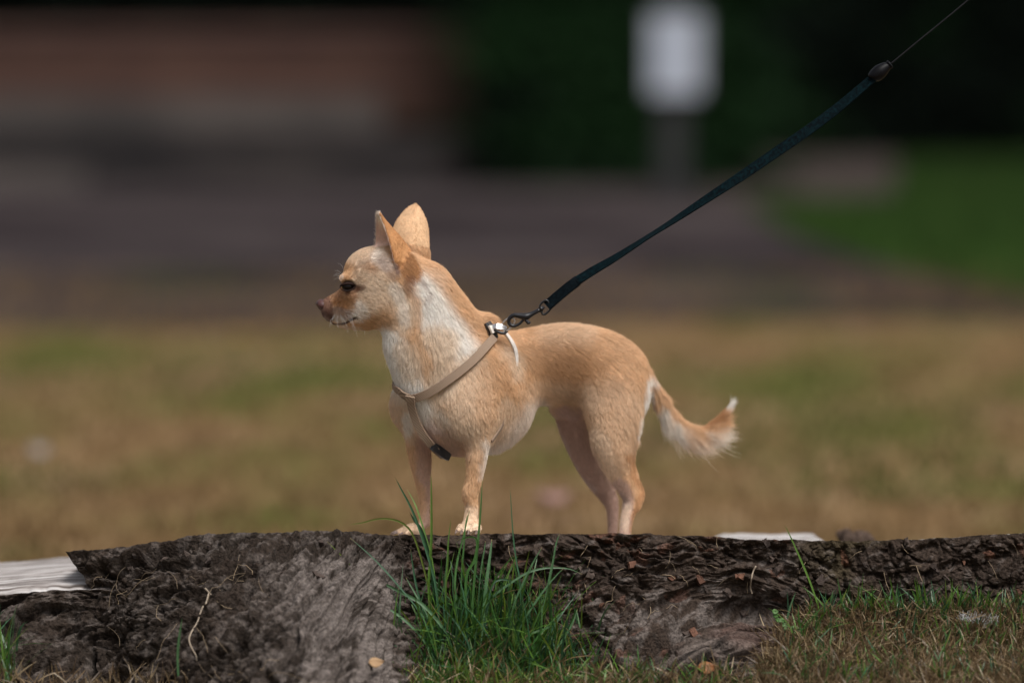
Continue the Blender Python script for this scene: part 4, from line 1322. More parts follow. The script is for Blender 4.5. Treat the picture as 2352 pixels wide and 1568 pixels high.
def grow_fur(n_clump, per, seed):
    rng = np.random.default_rng(seed)
    tri = np.vstack([BF[:, [0, 1, 2]], BF[:, [0, 2, 3]]])
    a, b, c = BV[tri[:, 0]], BV[tri[:, 1]], BV[tri[:, 2]]
    area = np.linalg.norm(np.cross(b - a, c - a), axis=1)
    # the flank that faces the lens carries most strands, the far side fewer
    tn = norm(np.cross(b - a, c - a))
    wgt = area * np.where(tn[:, 1] < 0.25, 1.0, 0.5)
    uu, vv = UV((a + b + c) / 3)
    wgt = wgt * np.where((vv < 770) & (uu < 960), 1.7, 1.0) * np.where(uu > 1500, 2.0, 1.0)
    t = rng.choice(len(tri), n_clump, p=wgt / wgt.sum())
    r1 = np.sqrt(rng.random(n_clump)); r2 = rng.random(n_clump)
    bar = np.stack([1 - r1, r1 * (1 - r2), r1 * r2], 1)
    CPt = (BV[tri[t]] * bar[..., None]).sum(1)
    CN = norm((BN[tri[t]] * bar[..., None]).sum(1))
    flow, ln, lift = guide_field(CPt)
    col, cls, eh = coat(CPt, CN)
    u, v = UV(CPt)
    ear = cls > 0
    ln = np.where(ear, 0.0024, ln); lift = np.where(ear, .10, lift)
    updir = norm(np.array([-0.15, 0, 1.0]))
    flow[ear] = updir
    ln = np.where((cls == 2) & (u < 885), 0.0035, ln)
    # bare places: nose, eye, lip
    keep = np.hypot(u - 741, v - 701) > 10
    keep &= ~((np.hypot((u - 805) / 10, (v - 655) / 6.5) < 1) & (CPt[:, 1] < 0.04))
    keep &= seg_dist(u, v, MOUTH) > 3.0
    CPt, CN, flow, ln, lift, col, cls = [x[keep] for x in (CPt, CN, flow, ln, lift, col, cls)]
    n = len(CPt)
    tang = norm(flow - (flow * CN).sum(1, keepdims=True) * CN)
    side = np.cross(CN, tang)
    ang = rng.normal(0, 0.09, n)[:, None]
    tang = norm(tang * np.cos(ang) + side * np.sin(ang)); side = np.cross(CN, tang)
    clen = ln * rng.uniform(0.75, 1.2, n)
    cj = rng.normal(1, 0.06, n)
    # strands
    R = 0.0009 + 0.09 * ln
    o1 = rng.normal(0, 1, (n, per)) * R[:, None]; o2 = rng.normal(0, 0.6, (n, per)) * R[:, None]
    root = CPt[:, None] + tang[:, None] * o1[..., None] + side[:, None] * o2[..., None]
    root = root.reshape(-1, 3)
    g = vgrad(root)
    root = root - g * np.clip(vsample(root), -0.004, 0.004)[:, None] - g * 0.0005
    ok = np.abs(vsample(root)) < 0.0025
    cid = np.repeat(np.arange(n), per)[ok]; root = root[ok]; g = g[ok]
    m = len(root)
    tg = tang[cid] - (tang[cid] * g).sum(1, keepdims=True) * g
    tg = norm(tg + rng.normal(0, 0.055, (m, 3)))
    L = clen[cid] * rng.uniform(0.7, 1.15, m)
    lf = (lift[cid] * rng.uniform(0.6, 1.4, m))
    stray = (rng.random(m) < 0.015) & (cls[cid] == 0) & (L > 0.004)
    lf = np.where(stray, lf * 1.9, lf); L = np.where(stray, L * 1.2, L)
    for pts, rad in STRAP_PRESS:
        t_ = kd(pts)
        for i in np.where((np.abs(root[:, None, 0] - pts[None, ::4, 0]).min(1) < rad) & (root[:, 2] > pts[:, 2].min() - rad))[0]:
            d = t_.find(root[i])[2]
            if d < rad:
                lf[i] *= 0.15; L[i] *= 0.55
    K = 5
    s = np.linspace(0, 1, K)
    ctip = CPt[cid] + tang[cid] * clen[cid][:, None] * 0.95 + CN[cid] * (clen[cid] * lift[cid])[:, None]
    pos = root[:, None] + tg[:, None] * (L[:, None] * s)[..., None] + g[:, None] * (L[:, None] * lf[:, None] * (1.5 * s - 0.5 * s * s))[..., None]
    pull = 0.38 * s ** 1.5
    pos = pos * (1 - pull[None, :, None]) + (ctip[:, None] + (pos - pos[:, -1:])) * pull[None, :, None]
    pos[..., 2] -= 0.06 * L[:, None] * s ** 2 * (L[:, None] > 0.01)
    rad = np.where(cls[cid] > 0, 0.00008, 0.000115)[:, None] * np.array([1, .95, .8, .55, .15])
    ek = np.where(cls[cid] > 0, .25, 1.0)
    hc = np.clip(col[cid] * (1 + (cj[cid] * rng.normal(1, 0.11, m) - 1) * ek)[:, None], 0.01, 0.92)
    return pos, rad, hc


def curves_ob(name, pos, rad, col, mat, parent):
    m, K = pos.shape[:2]
    hc = bpy.data.hair_curves.new(name)
    hc.add_curves([K] * m)
    hc.attributes['position'].data.foreach_set('vector', pos.astype(np.float32).ravel())
    ra = hc.attributes.get('radius') or hc.attributes.new('radius', 'FLOAT', 'POINT')
    ra.data.foreach_set('value', np.broadcast_to(rad, (m, K)).astype(np.float32).ravel())
    ca = hc.attributes.new('col', 'FLOAT_COLOR', 'CURVE')
    c4 = np.ones((m, 4), np.float32); c4[:, :3] = col
    ca.data.foreach_set('color', c4.ravel())
    hc.materials.append(mat)
    o = bpy.data.objects.new(name, hc)
    return put(o, parent)

# ================================================================== harness and leash
M_WEB, nt, b = new_mat('beige_webbing')
N, L = nt.nodes, nt.links
tc = N.new('ShaderNodeTexCoord')
wv = N.new('ShaderNodeTexWave'); wv.wave_type = 'BANDS'; wv.bands_direction = 'DIAGONAL'; wv.inputs['Scale'].default_value = 330; wv.inputs['Distortion'].default_value = 1.5
L.new(tc.outputs['Object'], wv.inputs['Vector'])
cr = N.new('ShaderNodeValToRGB'); cr.color_ramp.elements[0].color = (.15, .098, .064, 1); cr.color_ramp.elements[1].color = (.33, .235, .165, 1)
L.new(wv.outputs['Fac'], cr.inputs[0]); L.new(cr.outputs[0], b.inputs['Base Color'])
bp = N.new('ShaderNodeBump'); bp.inputs['Strength'].default_value = .5; bp.inputs['Distance'].default_value = .0006
L.new(wv.outputs['Fac'], bp.inputs['Height']); L.new(bp.outputs[0], b.inputs['Normal'])
b.inputs['Roughness'].default_value = .8
M_WEBW = noise_mat('pale_webbing', [(.3, (.52, .47, .42)), (.7, (.66, .61, .56))], 300, 4, .8, .4, 900, .0005)
M_BLACKP = simple('black_plastic', (.012, .012, .014), .35)
M_STEEL = simple('nickel', (.62, .60, .60), .3, 1.0)
M_IRON = simple('blackened_metal', (.008, .008, .010), .32, 0.2)


def on_body(path, off, back=False, n=40):
    """points of the coat under a drawn line, lifted by off, with the surface normals"""
    Q = catmull(np.array(path, float), n)
    P = []
    for u, v in Q:
        p = hit(u, v, back=back)
        if p is not None: P.append(p)
    P = np.array(P)
    for _ in range(2):
        P = smooth_axis(P, 7, 0)
    g = vgrad(P, .006)
    return P + g * off, g


def settle(P, off, it=3):
    """keep a strap line at a given height over the skin"""
    for _ in range(it):
        g = vgrad(P, .006)
        P = P + g * (off - vsample(P))[:, None] * .7
        P = smooth_axis(P, 9, 0)
    return P, vgrad(P, .006)


har = empty('dog_harness', D(1000, 900, -.03))
tag(har, 'beige webbing harness with black slider and steel ring worn by the dog', 'harness')
OFF = .0044
near = on_body([(1128, 780), (1105, 808), (1082, 834), (1038, 871), (994, 897), (961, 911), (946, 909)], OFF)[0]
farv = on_body([(950, 910), (932, 903), (918, 886)], OFF, n=14)[0]
farb = on_body([(918, 880), (960, 850), (1020, 810), (1080, 775), (1118, 762)], OFF, back=True)[0]
pn, gn = settle(near, OFF)
mesh_np('neck_strap', *ribbon(pn, gn, .0088, .0018), M_WEB, har, False)
pf, gf = settle(catmull(np.vstack([farv[::2], farb[::5]]), 60), OFF)
mesh_np('neck_strap', *ribbon(pf, gf, .0088, .0018), M_WEB, har, False)
chest = on_body([(948, 905), (950, 923), (961, 960), (980, 996), (1003, 1021), (1026, 1044)], OFF)[0]
pc, gc = settle(chest, OFF)
pc = pc + np.array([0, -.0025, 0]); gc = norm(gc * .45 + np.array([-.25, -.9, 0]))
mesh_np('chest_strap', *ribbon(pc, gc, .0088, .0018), M_WEB, har, False)
girth = on_body([(1152, 762), (1168, 779), (1181, 802), (1188, 830), (1190, 850), (1189, 890), (1178, 935), (1160, 968), (1140, 995), (1126, 1012)], .0030)[0]
pg, gg = settle(girth, .0030)
kk = int(len(pg) * .38)
pgs = pg[:kk + 1] - gg[:kk + 1] * np.interp(np.linspace(0, 1, kk + 1), [0, .6, 1], [.0005, .0010, .0042])[:, None]
mesh_np('girth_strap', *ribbon(pgs, gg[:kk + 1], np.interp(np.linspace(0, 1, kk + 1), [0, .6, 1], [.0060, .0052, .0030]), .0014), M_WEBW, har, False)
sink = np.interp(np.linspace(0, 1, len(pg) - kk), [0, .15, .55, .75, 1], [.0042, .0050, .0050, .0022, .0015])
pg2 = pg[kk:] - gg[kk:] * sink[:, None]
mesh_np('girth_strap', *ribbon(pg2, gg[kk:], np.interp(np.linspace(0, 1, len(pg2)), [0, .5, .8, 1], [.0075, .0075, .0045, .0035]), .0016), M_WEB, har, False)
gb = on_body([(1112, 1040), (1075, 1000), (1060, 900), (1085, 800), (1130, 752)], .003, back=True)[0]
pb, gb_ = settle(gb, .003)
mesh_np('girth_strap', *ribbon(pb, gb_, .0075, .0016), M_WEB, har, False)
# junction patch and slider
j0 = pc[:6] + gc[:6] * .0012
mesh_np('stitch_patch', *ribbon(j0, gc[:6], .0104, .0022), M_WEB, har, False)
sl0 = D(994, 1024, pc[-8][1] - .004); sl1 = D(1031, 1050, pc[-1][1] - .004)
mesh_np('slider', *ribbon(np.linspace(sl0, sl1, 8), np.tile(norm(np.array([-.35, -.8, .45])), (8, 1)), np.array([.0075, .0088, .009, .009, .009, .009, .0088, .0075]), .0045), M_BLACKP, har, False)
# hardware on the back
b0 = hit(1135, 762)
b0 = b0 if b0 is not None else D(1135, 762, 0)
by = b0[1] - .0085
mesh_np('buckle', *ribbon(np.array([D(1119, 741, by), D(1125, 752, by - .001), D(1131, 765, by - .0015), D(1136, 778, by)]), np.tile(norm(np.array([.55, -.8, .25])), (4, 1)), np.array([.007, .0095, .0105, .0085]), .0040), M_BLACKP, har, False)
mesh_np('keeper', *ribbon(np.array([D(1127, 748, by - .003), D(1131, 756, by - .0045), D(1134, 764, by - .0042)]), np.tile(norm(np.array([.75, -.6, .3])), (3, 1)), .0075, .0024), M_WEBW, har, False)
mesh_np('back_plate', *ribbon(np.array([D(1131, 750, by - .003), D(1141, 749, by - .0045), D(1152, 751, by - .0045), D(1163, 755, by - .003)]), np.tile(norm(np.array([.1, -.8, .6])), (4, 1)), np.array([.0052, .0066, .0066, .0052]), .0016), M_STEEL, har, False)
mesh_np('plate_edge', *tube(np.array([D(1135, 757, by - .004), D(1147, 763, by - .005), D(1158, 765, by - .005), D(1165, 759, by - .004)]), .0016, 8, 14), M_BLACKP, har)
ry_ = by - .006
ring = [(1153, 744), (1160, 736), (1170, 730), (1180, 733), (1182, 740), (1176, 749), (1169, 756), (1163, 760)]
mesh_np('ring', *tube(np.array([D(u, v, ry_) for u, v in ring]), .0007, 8, 40), M_STEEL, har)

lea = empty('leash', D(1250, 705, ry_))
tag(lea, 'dark teal and black leash with black snap hook running up to the right', 'leash')
hk = [(1237, 713, 4.0), (1222, 721, 4.6), (1208, 727, 7.0), (1195, 725.5, 5.6), (1181, 724, 4.2), (1172, 729, 3.8), (1168.5, 737, 3.6), (1171, 745, 3.5), (1180, 748.5, 3.2), (1191, 745, 2.8), (1199, 738, 2.6), (1205, 731, 3.0)]
hook = mesh_np('snap_hook', *tube(np.array([D(u, v, ry_ - .0015) for u, v, r in hk]), np.array([r for *_, r in hk]) * PXM * 1.22, 12, 70), M_IRON, lea)
mesh_np('thumb_catch', *merge(tube(np.array([D(1207, 735, ry_ - .002), D(1212, 739, ry_ - .003)]), .0018, 10, 4), ellipsoid(D(1213.5, 741, ry_ - .003), (.0024, .0024, .0020))), M_IRON, hook)
sw = [(1233, 716, 3.2), (1236, 713.5, 5.2), (1238, 712.4, 5.2), (1239, 711.8, 3.6), (1241, 710.6, 3.6), (1242, 710, 6.6), (1245, 708, 6.6), (1246, 707.4, 4.0), (1250, 705, 3.6)]
mesh_np('swivel', *tube(np.array([D(u, v, ry_ - .0015) for u, v, r in sw]), np.array([r for *_, r in sw]) * PXM, 14), M_IRON, lea)
lp = [(1246, 719), (1239, 711), (1242, 699), (1250, 691), (1257, 690.5), (1262, 698), (1265.5, 707), (1261, 714), (1253, 721), (1246, 722)]
mesh_np('swivel_eye', *tube(np.array([D(u, v, ry_ - .0015) for u, v in lp] + [D(1246, 719, ry_ - .0015)]), .0011, 8, 60), M_IRON, lea)
# the strap: one width, seen wide or narrow as it twists
LP = np.array([(1256, 703, 25), (1275, 686, 27), (1300, 665, 27), (1322, 648, 26), (1330, 642, 22), (1365, 620, 20), (1405, 597, 16), (1445, 572, 12), (1490, 543, 8.5), (1530, 518, 10), (1570, 492, 14), (1640, 446, 20), (1710, 400, 24.5), (1780, 352, 26), (1850, 304, 26), (1920, 252, 24), (1970, 210, 22), (2008, 177, 20)], float)
LQ = catmull(LP, 150)
LQ[:, 2] *= .88
wreal = 24.5
ang = np.arccos(np.clip(LQ[:, 2] / wreal, .05, 1))
k0 = ang.argmax()
ang[k0:] *= 1
pl_ = D(LQ[:, 0], LQ[:, 1], ry_ - .001 + np.linspace(0, .0, len(LQ)))
view = np.array([0, -1.0, 0])
T = norm(np.gradient(pl_, axis=0)); Sd = norm(np.cross(T, view)); Nv = norm(np.cross(Sd, T))
nrm_ = Nv * np.cos(ang)[:, None] + Sd * (np.sin(ang) * np.where(np.arange(len(ang)) < k0, -1, -1))[:, None]
M_LEASH, nt, b = new_mat('leash_webbing')
N, L = nt.nodes, nt.links
tc = N.new('ShaderNodeTexCoord'); mp = N.new('ShaderNodeMapping'); mp.inputs['Rotation'].default_value = (0, math.radians(35), 0)
L.new(tc.outputs['Object'], mp.inputs[0])
nz = N.new('ShaderNodeTexNoise'); nz.inputs['Scale'].default_value = 420; nz.inputs['Detail'].default_value = 3; L.new(mp.outputs[0], nz.inputs['Vector'])
cr = N.new('ShaderNodeValToRGB'); cr.color_ramp.elements[0].position = .35; cr.color_ramp.elements[0].color = (.001, .002, .003, 1); cr.color_ramp.elements[1].position = .7; cr.color_ramp.elements[1].color = (.003, .012, .015, 1)
L.new(nz.outputs['Fac'], cr.inputs[0]); L.new(cr.outputs[0], b.inputs['Base Color']); b.inputs['Roughness'].default_value = .6; b.inputs['Specular IOR Level'].default_value = .03
M_LEASH2 = noise_mat('leash_fold', [(.35, (.0015, .003, .004)), (.7, (.004, .008, .011))], 400, 3, .6, spec=.03)
ks = int(np.argmin(np.abs(LQ[:, 0] - 1328)))
st = mesh_np('strap', *ribbon(pl_[ks - 1:], nrm_[ks - 1:], wreal * PXM, .0016), M_LEASH, lea, False)
mesh_np('stitched_loop', *ribbon(pl_[:ks + 1], nrm_[:ks + 1], wreal * PXM * np.interp(np.arange(ks + 1), [0, 3, ks], [.9, 1, 1.0]), .0034), M_LEASH2, lea, False)
bd = [(2004, 181, 12), (2007, 177, 14.5), (2014, 171, 16.5), (2023, 163.5, 16.5), (2032, 156.5, 13.5), (2039, 152, 10), (2041.5, 150, 8.5), (2042, 149.6, 10.5), (2045, 147.5, 10.5), (2046, 146.8, 7)]
mesh_np('end_bead', *tube(np.array([D(u, v, ry_ - .001) for u, v, r in bd]), np.array([r for *_, r in bd]) * PXM, 18, 40), simple('bead_plastic', (.003, .003, .004), .45, 0, .12), lea)
mesh_np('cord', *tube(np.array([D(2040, 152, ry_ - .001), D(2110, 94, ry_ - .002), D(2180, 37, ry_ - .003), D(2260, -30, ry_ - .004), D(2700, -400, ry_ - .02), D(3100, -740, ry_ - .04)]), .00075, 6, 40), simple('black_cord', (.014, .014, .016), .8, 0, .1), lea)

for pp in (pn, pf, pc, pg[:kk], pb):
    STRAP_PRESS.append((pp, .0075))

# ---- the coat is grown last, so that it lies flat under the straps
M_FUR = attr_mat('fur_strands', 0.55, 0.25, 0.0)
FUR_N, FUR_PER = 46000, 7
fp, fr, fc = grow_fur(FUR_N, FUR_PER, 11)
# fringe on the front edge and in the hollow of the near ear
re_ = np.random.default_rng(17)
ex, er, ec_ = [], [], []
for i in range(900):
    t_ = re_.uniform(.12, .97); r_ = int(t_ * (EAR_N.shape[0] - 1))
    if i < 380:
        p0 = EAR_N[r_, 0]; d_ = norm(np.array([-.75, -.3, .55]) + re_.normal(0, .25, 3)); l_ = re_.uniform(.002, .0048)
    elif i < 480:
        p0 = EAR_N[r_, -1]; d_ = norm(np.array([-.3, -.4, .9]) + re_.normal(0, .25, 3)); l_ = re_.uniform(.001, .0022)
    else:
        r_ = int(re_.uniform(.04, .34) * (EAR_N.shape[0] - 1)); p0 = EAR_N[r_, re_.integers(2, 30)] + np.array([0, -.002, 0]); d_ = norm(np.array([.55, -.75, .1]) + re_.normal(0, .3, 3)); l_ = re_.uniform(.006, .012)
    s_ = np.linspace(0, 1, 5)[:, None]
    ex.append(p0 + d_ * l_ * s_ + np.array([0, 0, .15]) * l_ * s_ ** 2)
    ec_.append(np.array((.74, .62, .52)) * re_.uniform(.7, 1.1) if (i < 380 or i >= 480) else np.array((.50, .28, .14)))
fp = np.concatenate([fp, np.array(ex)]); fr = np.concatenate([fr, np.tile(np.array([.00008, .000075, .00006, .00004, .000015]), (900, 1))]); fc = np.concatenate([fc, np.array(ec_)])
fur = curves_ob('fur', fp, fr, fc, M_FUR, dog)
fur['kind'] = 'stuff'
# whiskers and brow bristles
wp = []
rw = np.random.default_rng(5)
WH = [((770, 722), (762, 748)), ((776, 726), (778, 756)), ((782, 722), (790, 752)), ((786, 728), (800, 765)), ((790, 724), (815, 762)), ((792, 716), (822, 730)), ((795, 713), (828, 720)), ((768, 728), (757, 752)),
      ((800, 727), (822, 775)), ((796, 722), (812, 748)), ((815, 722), (835, 742)), ((788, 640), (765, 634)), ((789, 632), (768, 622)), ((790, 626), (774, 604)), ((787, 643), (766, 643)), ((790, 636), (770, 630)), ((838, 758), (838, 770))]
for a, b in WH:
    p0 = hit(*a)
    if p0 is None: continue
    p1 = D(b[0], b[1], p0[1] - 0.008)
    mid = 0.5 * (p0 + p1) + np.array([rw.normal(0, .001), -0.003, 0.0025])
    wp.append(catmull(np.array([p0, mid, p1]), 6))
wk = curves_ob('whiskers', np.array(wp), np.array([.00007, .000065, .00006, .00005, .00004, .00002]), np.full((len(wp), 3), 0.7), M_FUR, dog)
wk['kind'] = 'stuff'

# ================================================================== grass in front of the stump
tuft = empty('grass_tuft', G(1130, 1540, -.04))
tag(tuft, 'tall tuft of green grass growing in the hollow of the stump below the dog', 'grass tuft')
GREENS = [np.array(c) for c in ((.040, .115, .022), (.080, .165, .022), (.030, .090, .040), (.060, .135, .055), (.115, .165, .022))]
BL = [  # picture line tip -> base, width, shade, depth at tip and base
    ([(990, 1085), (991, 1150), (991, 1230), (987, 1300), (985, 1360), (995, 1450)], 7.5, 1), ([(1108, 1100), (1104, 1170), (1099, 1230), (1092, 1304), (1085, 1400), (1085, 1470)], 6, 0),
    ([(1172, 1117), (1175, 1180), (1180, 1243), (1188, 1300), (1194, 1334), (1200, 1440)], 4, 2), ([(908, 1097), (922, 1124), (940, 1157), (957, 1197), (978, 1260), (1000, 1340), (1010, 1440)], 6, 2),
    ([(935, 1123), (950, 1150), (962, 1180), (978, 1232), (995, 1300), (1010, 1420)], 4.5, 1), ([(801, 1204), (832, 1200), (868, 1191), (905, 1193), (935, 1209), (955, 1243), (980, 1330), (1000, 1440)], 4.5, 4),
    ([(941, 1176), (952, 1195), (966, 1214), (980, 1255), (990, 1300), (1003, 1420)], 9, 2), ([(1130, 1237), (1125, 1280), (1117, 1340), (1109, 1426), (1100, 1500)], 8.5, 3),
    ([(1337, 1318), (1310, 1306), (1280, 1303), (1249, 1304), (1215, 1313), (1188, 1328), (1142, 1361), (1112, 1397), (1090, 1480)], 5.5, 3), ([(1285, 1225), (1277, 1250), (1270, 1290), (1261, 1334), (1248, 1400), (1235, 1470)], 5.5, 3),
    ([(804, 1330), (853, 1331), (885, 1341), (914, 1356), (950, 1374), (975, 1391), (1020, 1445), (1045, 1510)], 7.5, 3), ([(746, 1348), (807, 1356), (868, 1383), (929, 1423), (975, 1473), (1005, 1530)], 6, 3),
    ([(752, 1243), (786, 1277), (823, 1316), (870, 1355), (920, 1400), (980, 1480)], 5, 4), ([(804, 1234), (853, 1277), (885, 1310), (917, 1347), (960, 1400), (1010, 1490)], 5, 2),
    ([(1182, 1275), (1168, 1288), (1154, 1304), (1130, 1342), (1105, 1400), (1095, 1480)], 5, 0), ([(1050, 1240), (1084, 1232), (1096, 1245), (1090, 1285), (1073, 1316), (1070, 1362), (1072, 1450)], 6.5, 0),
    ([(1115, 1242), (1112, 1265), (1106, 1300), (1100, 1360), (1098, 1450)], 5, 3), ([(1036, 1190), (1030, 1240), (1028, 1290), (1024, 1360), (1025, 1460)], 4.5, 1), ([(1077, 1180), (1062, 1240), (1050, 1290), (1045, 1350), (1050, 1450)], 5, 0),
    ([(1028, 1262), (1026, 1300), (1022, 1350), (1030, 1450)], 7, 3), ([(1245, 1256), (1225, 1290), (1205, 1330), (1180, 1390), (1160, 1470)], 5, 3), ([(1295, 1303), (1265, 1335), (1235, 1375), (1200, 1430), (1180, 1490)], 5, 3),
    ([(1327, 1398), (1315, 1430), (1295, 1465), (1270, 1500), (1255, 1540)], 5.5, 3), ([(1312, 1395), (1300, 1425), (1285, 1465), (1270, 1520)], 4.5, 4), ([(1290, 1420), (1260, 1440), (1220, 1455), (1190, 1480), (1170, 1520)], 6.5, 0),
    ([(848, 1438), (890, 1438), (930, 1455), (965, 1490), (985, 1540)], 4, 3), ([(1205, 1350), (1180, 1335), (1150, 1330), (1130, 1345), (1120, 1400), (1110, 1470)], 4.5, 2), ([(1080, 1170), (1070, 1200), (1065, 1260), (1060, 1330), (1060, 1440)], 4, 0),
    ([(943, 1260), (950, 1310), (960, 1360), (985, 1440)], 5, 2), ([(932, 1325), (955, 1365), (980, 1410), (1005, 1470)], 5.5, 3), ([(1180, 1360), (1170, 1400), (1150, 1450), (1140, 1510)], 5, 1), ([(1250, 1365), (1240, 1400), (1220, 1450), (1200, 1510)], 4.5, 0),
]


def blade_vf(line, width, y_tip, y_base, fold=.25, n=18):
    Q = catmull(np.array(line, float), n)
    yy = np.interp(np.linspace(0, 1, n), [0, 1], [y_tip, y_base])
    P = D(Q[:, 0], Q[:, 1], yy)
    T = norm(np.gradient(P, axis=0))
    tw = random.uniform(-.6, .6) + np.linspace(0, random.uniform(-.8, .8), n)
    Sd = norm(np.cross(T, np.array([0, -1.0, 0]))); Nv = np.cross(Sd, T)
    side = Sd * np.cos(tw)[:, None] + Nv * np.sin(tw)[:, None]
    nn = norm(np.cross(side, T))
    w = width * PXM * np.interp(np.linspace(0, 1, n), [0, .15, .5, .9, 1], [.12, .55, 1, .9, .75])
    A = P - side * (w / 2)[:, None]; B = P + side * (w / 2)[:, None]; Cm = P - nn * (w * fold)[:, None]
    V = np.stack([A, Cm, B], 1).reshape(-1, 3)
    F = []
    for i in range(n - 1):
        F += [[3 * i, 3 * i + 1, 3 * i + 4, 3 * i + 3], [3 * i + 1, 3 * i + 2, 3 * i + 5, 3 * i + 4]]
    return V, F


M_GRASS = attr_mat('tuft_blade', .42, .5, .30, .15, 300)
for line, w_, g_ in BL:
    yb = -.080 - .03 * sstep(1380, 1540, line[-1][1])
    V, F = blade_vf(line, w_, yb + .012 + random.uniform(-.01, .01), yb)
    s_ = np.repeat(np.linspace(0, 1, len(V) // 3), 3)[:, None]
    cc = GREENS[g_] * random.uniform(.85, 1.2)
    tipc = np.array((.30, .22, .09))
    col = np.where(s_ < .05, tipc, cc)
    mesh_np('blade', V, F, M_GRASS, tuft, True, col)


def lumpy_blades(n, urange, v0, v1, ytip, ln, wd, cols, lean=.35, seed=1, dens=None, weights=None, bend=.45):
    """random blades rooted on ground or bark seen between v0 and v1"""
    rg = np.random.default_rng(seed)
    u = rg.uniform(*urange, n); f = rg.random(n); v = v0 + (v1 - v0) * f
    yv = np.interp(v, [1380, 1440, 1500, 1568, 1700], ytip)
    if dens is not None:
        k_ = rg.random(n) < dens(u, v); u, v, yv = u[k_], v[k_], yv[k_]
    n = len(u)
    root = D(u, v, yv)
    td = norm(np.stack([rg.normal(0, lean, n), rg.normal(0, lean, n) - .05, np.ones(n)], 1))
    L_ = rg.uniform(*ln, n) * (.6 + .8 * fbm(u / 60, v / 60, 2, seed)); Wd = rg.uniform(*wd, n)
    ci = rg.choice(len(cols), n, p=weights)
    C = np.array(cols)[ci] * rg.uniform(.65, 1.3, n)[:, None]
    return blades_mesh(root, td, L_, Wd, rg.normal(0, bend, n), C, 5)


def stack(parts):
    V, F, C, o = [], [], [], 0
    for v_, f_, c_ in parts:
        V.append(v_); F.append(f_ + o); C.append(c_); o += len(v_)
    return np.vstack(V), np.vstack(F), np.vstack(C)


DRY = [np.array(c) for c in ((.20, .135, .068), (.13, .083, .042), (.28, .21, .12), (.085, .052, .028))]
yt = [-.062, -.072, -.090, -.12, -.18]
bell = lambda u, v: np.exp(-((u - 1130) / (120 + .35 * (v - 1400))) ** 2)
thick = stack([
    lumpy_blades(1150, (900, 1380), 1400, 1560, yt, (.03, .085), (.0014, .0028), GREENS, .30, 31, bell, [.3, .25, .2, .15, .10]),
    lumpy_blades(1500, (880, 1420), 1470, 1620, yt, (.02, .055), (.0012, .0024), GREENS + DRY[:1], .45, 32, bell, [.25, .22, .15, .15, .11, .12]),
    lumpy_blades(420, (900, 1380), 1400, 1580, yt, (.02, .06), (.0010, .0018), DRY, .5, 33, bell),
    lumpy_blades(1500, (900, 1480), 1560, 1680, [-.08, -.10, -.12, -.15, -.20], (.012, .038), (.0012, .0022), GREENS[:2] + GREENS[4:] + DRY[:3], .5, 34, None, [.22, .2, .2, .16, .1, .12]),
])
o = mesh_np('undergrowth', thick[0], thick[1], M_GRASS, tuft, True, thick[2]); o['kind'] = 'stuff'

yr = [-.055, -.075, -.112, -.182, -.30]
edge_d = lambda u, v: sstep(1790, 1960, u + (v - 1400) * .9 + 0 * u) * (v > np.interp(u, [1750, 1900, 2400], [1432, 1412, 1408]))
R_ = stack([
    lumpy_blades(24000, (1740, 2420), 1400, 1660, yr, (.010, .032), (.0010, .0019), DRY, .75, 41, edge_d, [.36, .28, .2, .16], .7),
    lumpy_blades(900, (1800, 2420), 1400, 1600, yr, (.020, .044), (.0013, .0026), GREENS, .35, 42, edge_d, [.3, .25, .2, .15, .10]),
    lumpy_blades(200, (1900, 2420), 1408, 1440, yr, (.022, .046), (.0014, .0028), GREENS, .28, 43, edge_d, [.3, .3, .2, .1, .10]),
    lumpy_blades(2600, (1340, 1950), 1545, 1680, [-.08, -.10, -.13, -.18, -.25], (.010, .030), (.0010, .0019), DRY + GREENS[:2], .7, 44, None, [.28, .2, .12, .1, .18, .12]),
])
o = mesh_np('lawn_edge_grass', R_[0], R_[1], M_GRASS, None, True, R_[2])
tag(o, 'mixed dry brown and green grass growing against the right of the stump', 'grass', kind='stuff')
Lg = stack([lumpy_blades(70, (-60, 40), 1480, 1640, [-.07, -.09, -.12, -.15, -.2], (.04, .08), (.0016, .003), GREENS, .3, 51),
            lumpy_blades(500, (-80, 480), 1560, 1680, [-.08, -.11, -.14, -.18, -.23], (.012, .035), (.0009, .0016), DRY, .8, 52)])
o = mesh_np('corner_grass', Lg[0], Lg[1], M_GRASS, None, True, Lg[2])
tag(o, 'green and dry grass in the lower left corner before the stump', 'grass', kind='stuff')
# single long blades standing before the bark
for line, w_, g_, lab in (([(1804, 1208), (1818, 1237), (1832, 1268), (1848, 1305), (1864, 1345), (1882, 1400), (1890, 1440)], 5.5, 1, 'single tall green blade leaning before the bark right of the dog\'s tail'),
                          ([(2198, 1345), (2203, 1385), (2205, 1430), (2208, 1480)], 9, 1, 'broad green blade standing tall in the grass at the right'),
                          ([(418, 1420), (412, 1460), (408, 1510), (412, 1590)], 6, 3, 'pale green blade before the grey belly of the stump at lower left')):
    yb = -.07 if line[0][0] > 1000 else -.18
    V, F = blade_vf(line, w_, yb - .005, yb)
    tag(mesh_np('grass_stalk', V, F, M_GRASS, None, True, np.tile(GREENS[g_], (len(V), 1))), lab, 'grass blade', 'single grass blades')

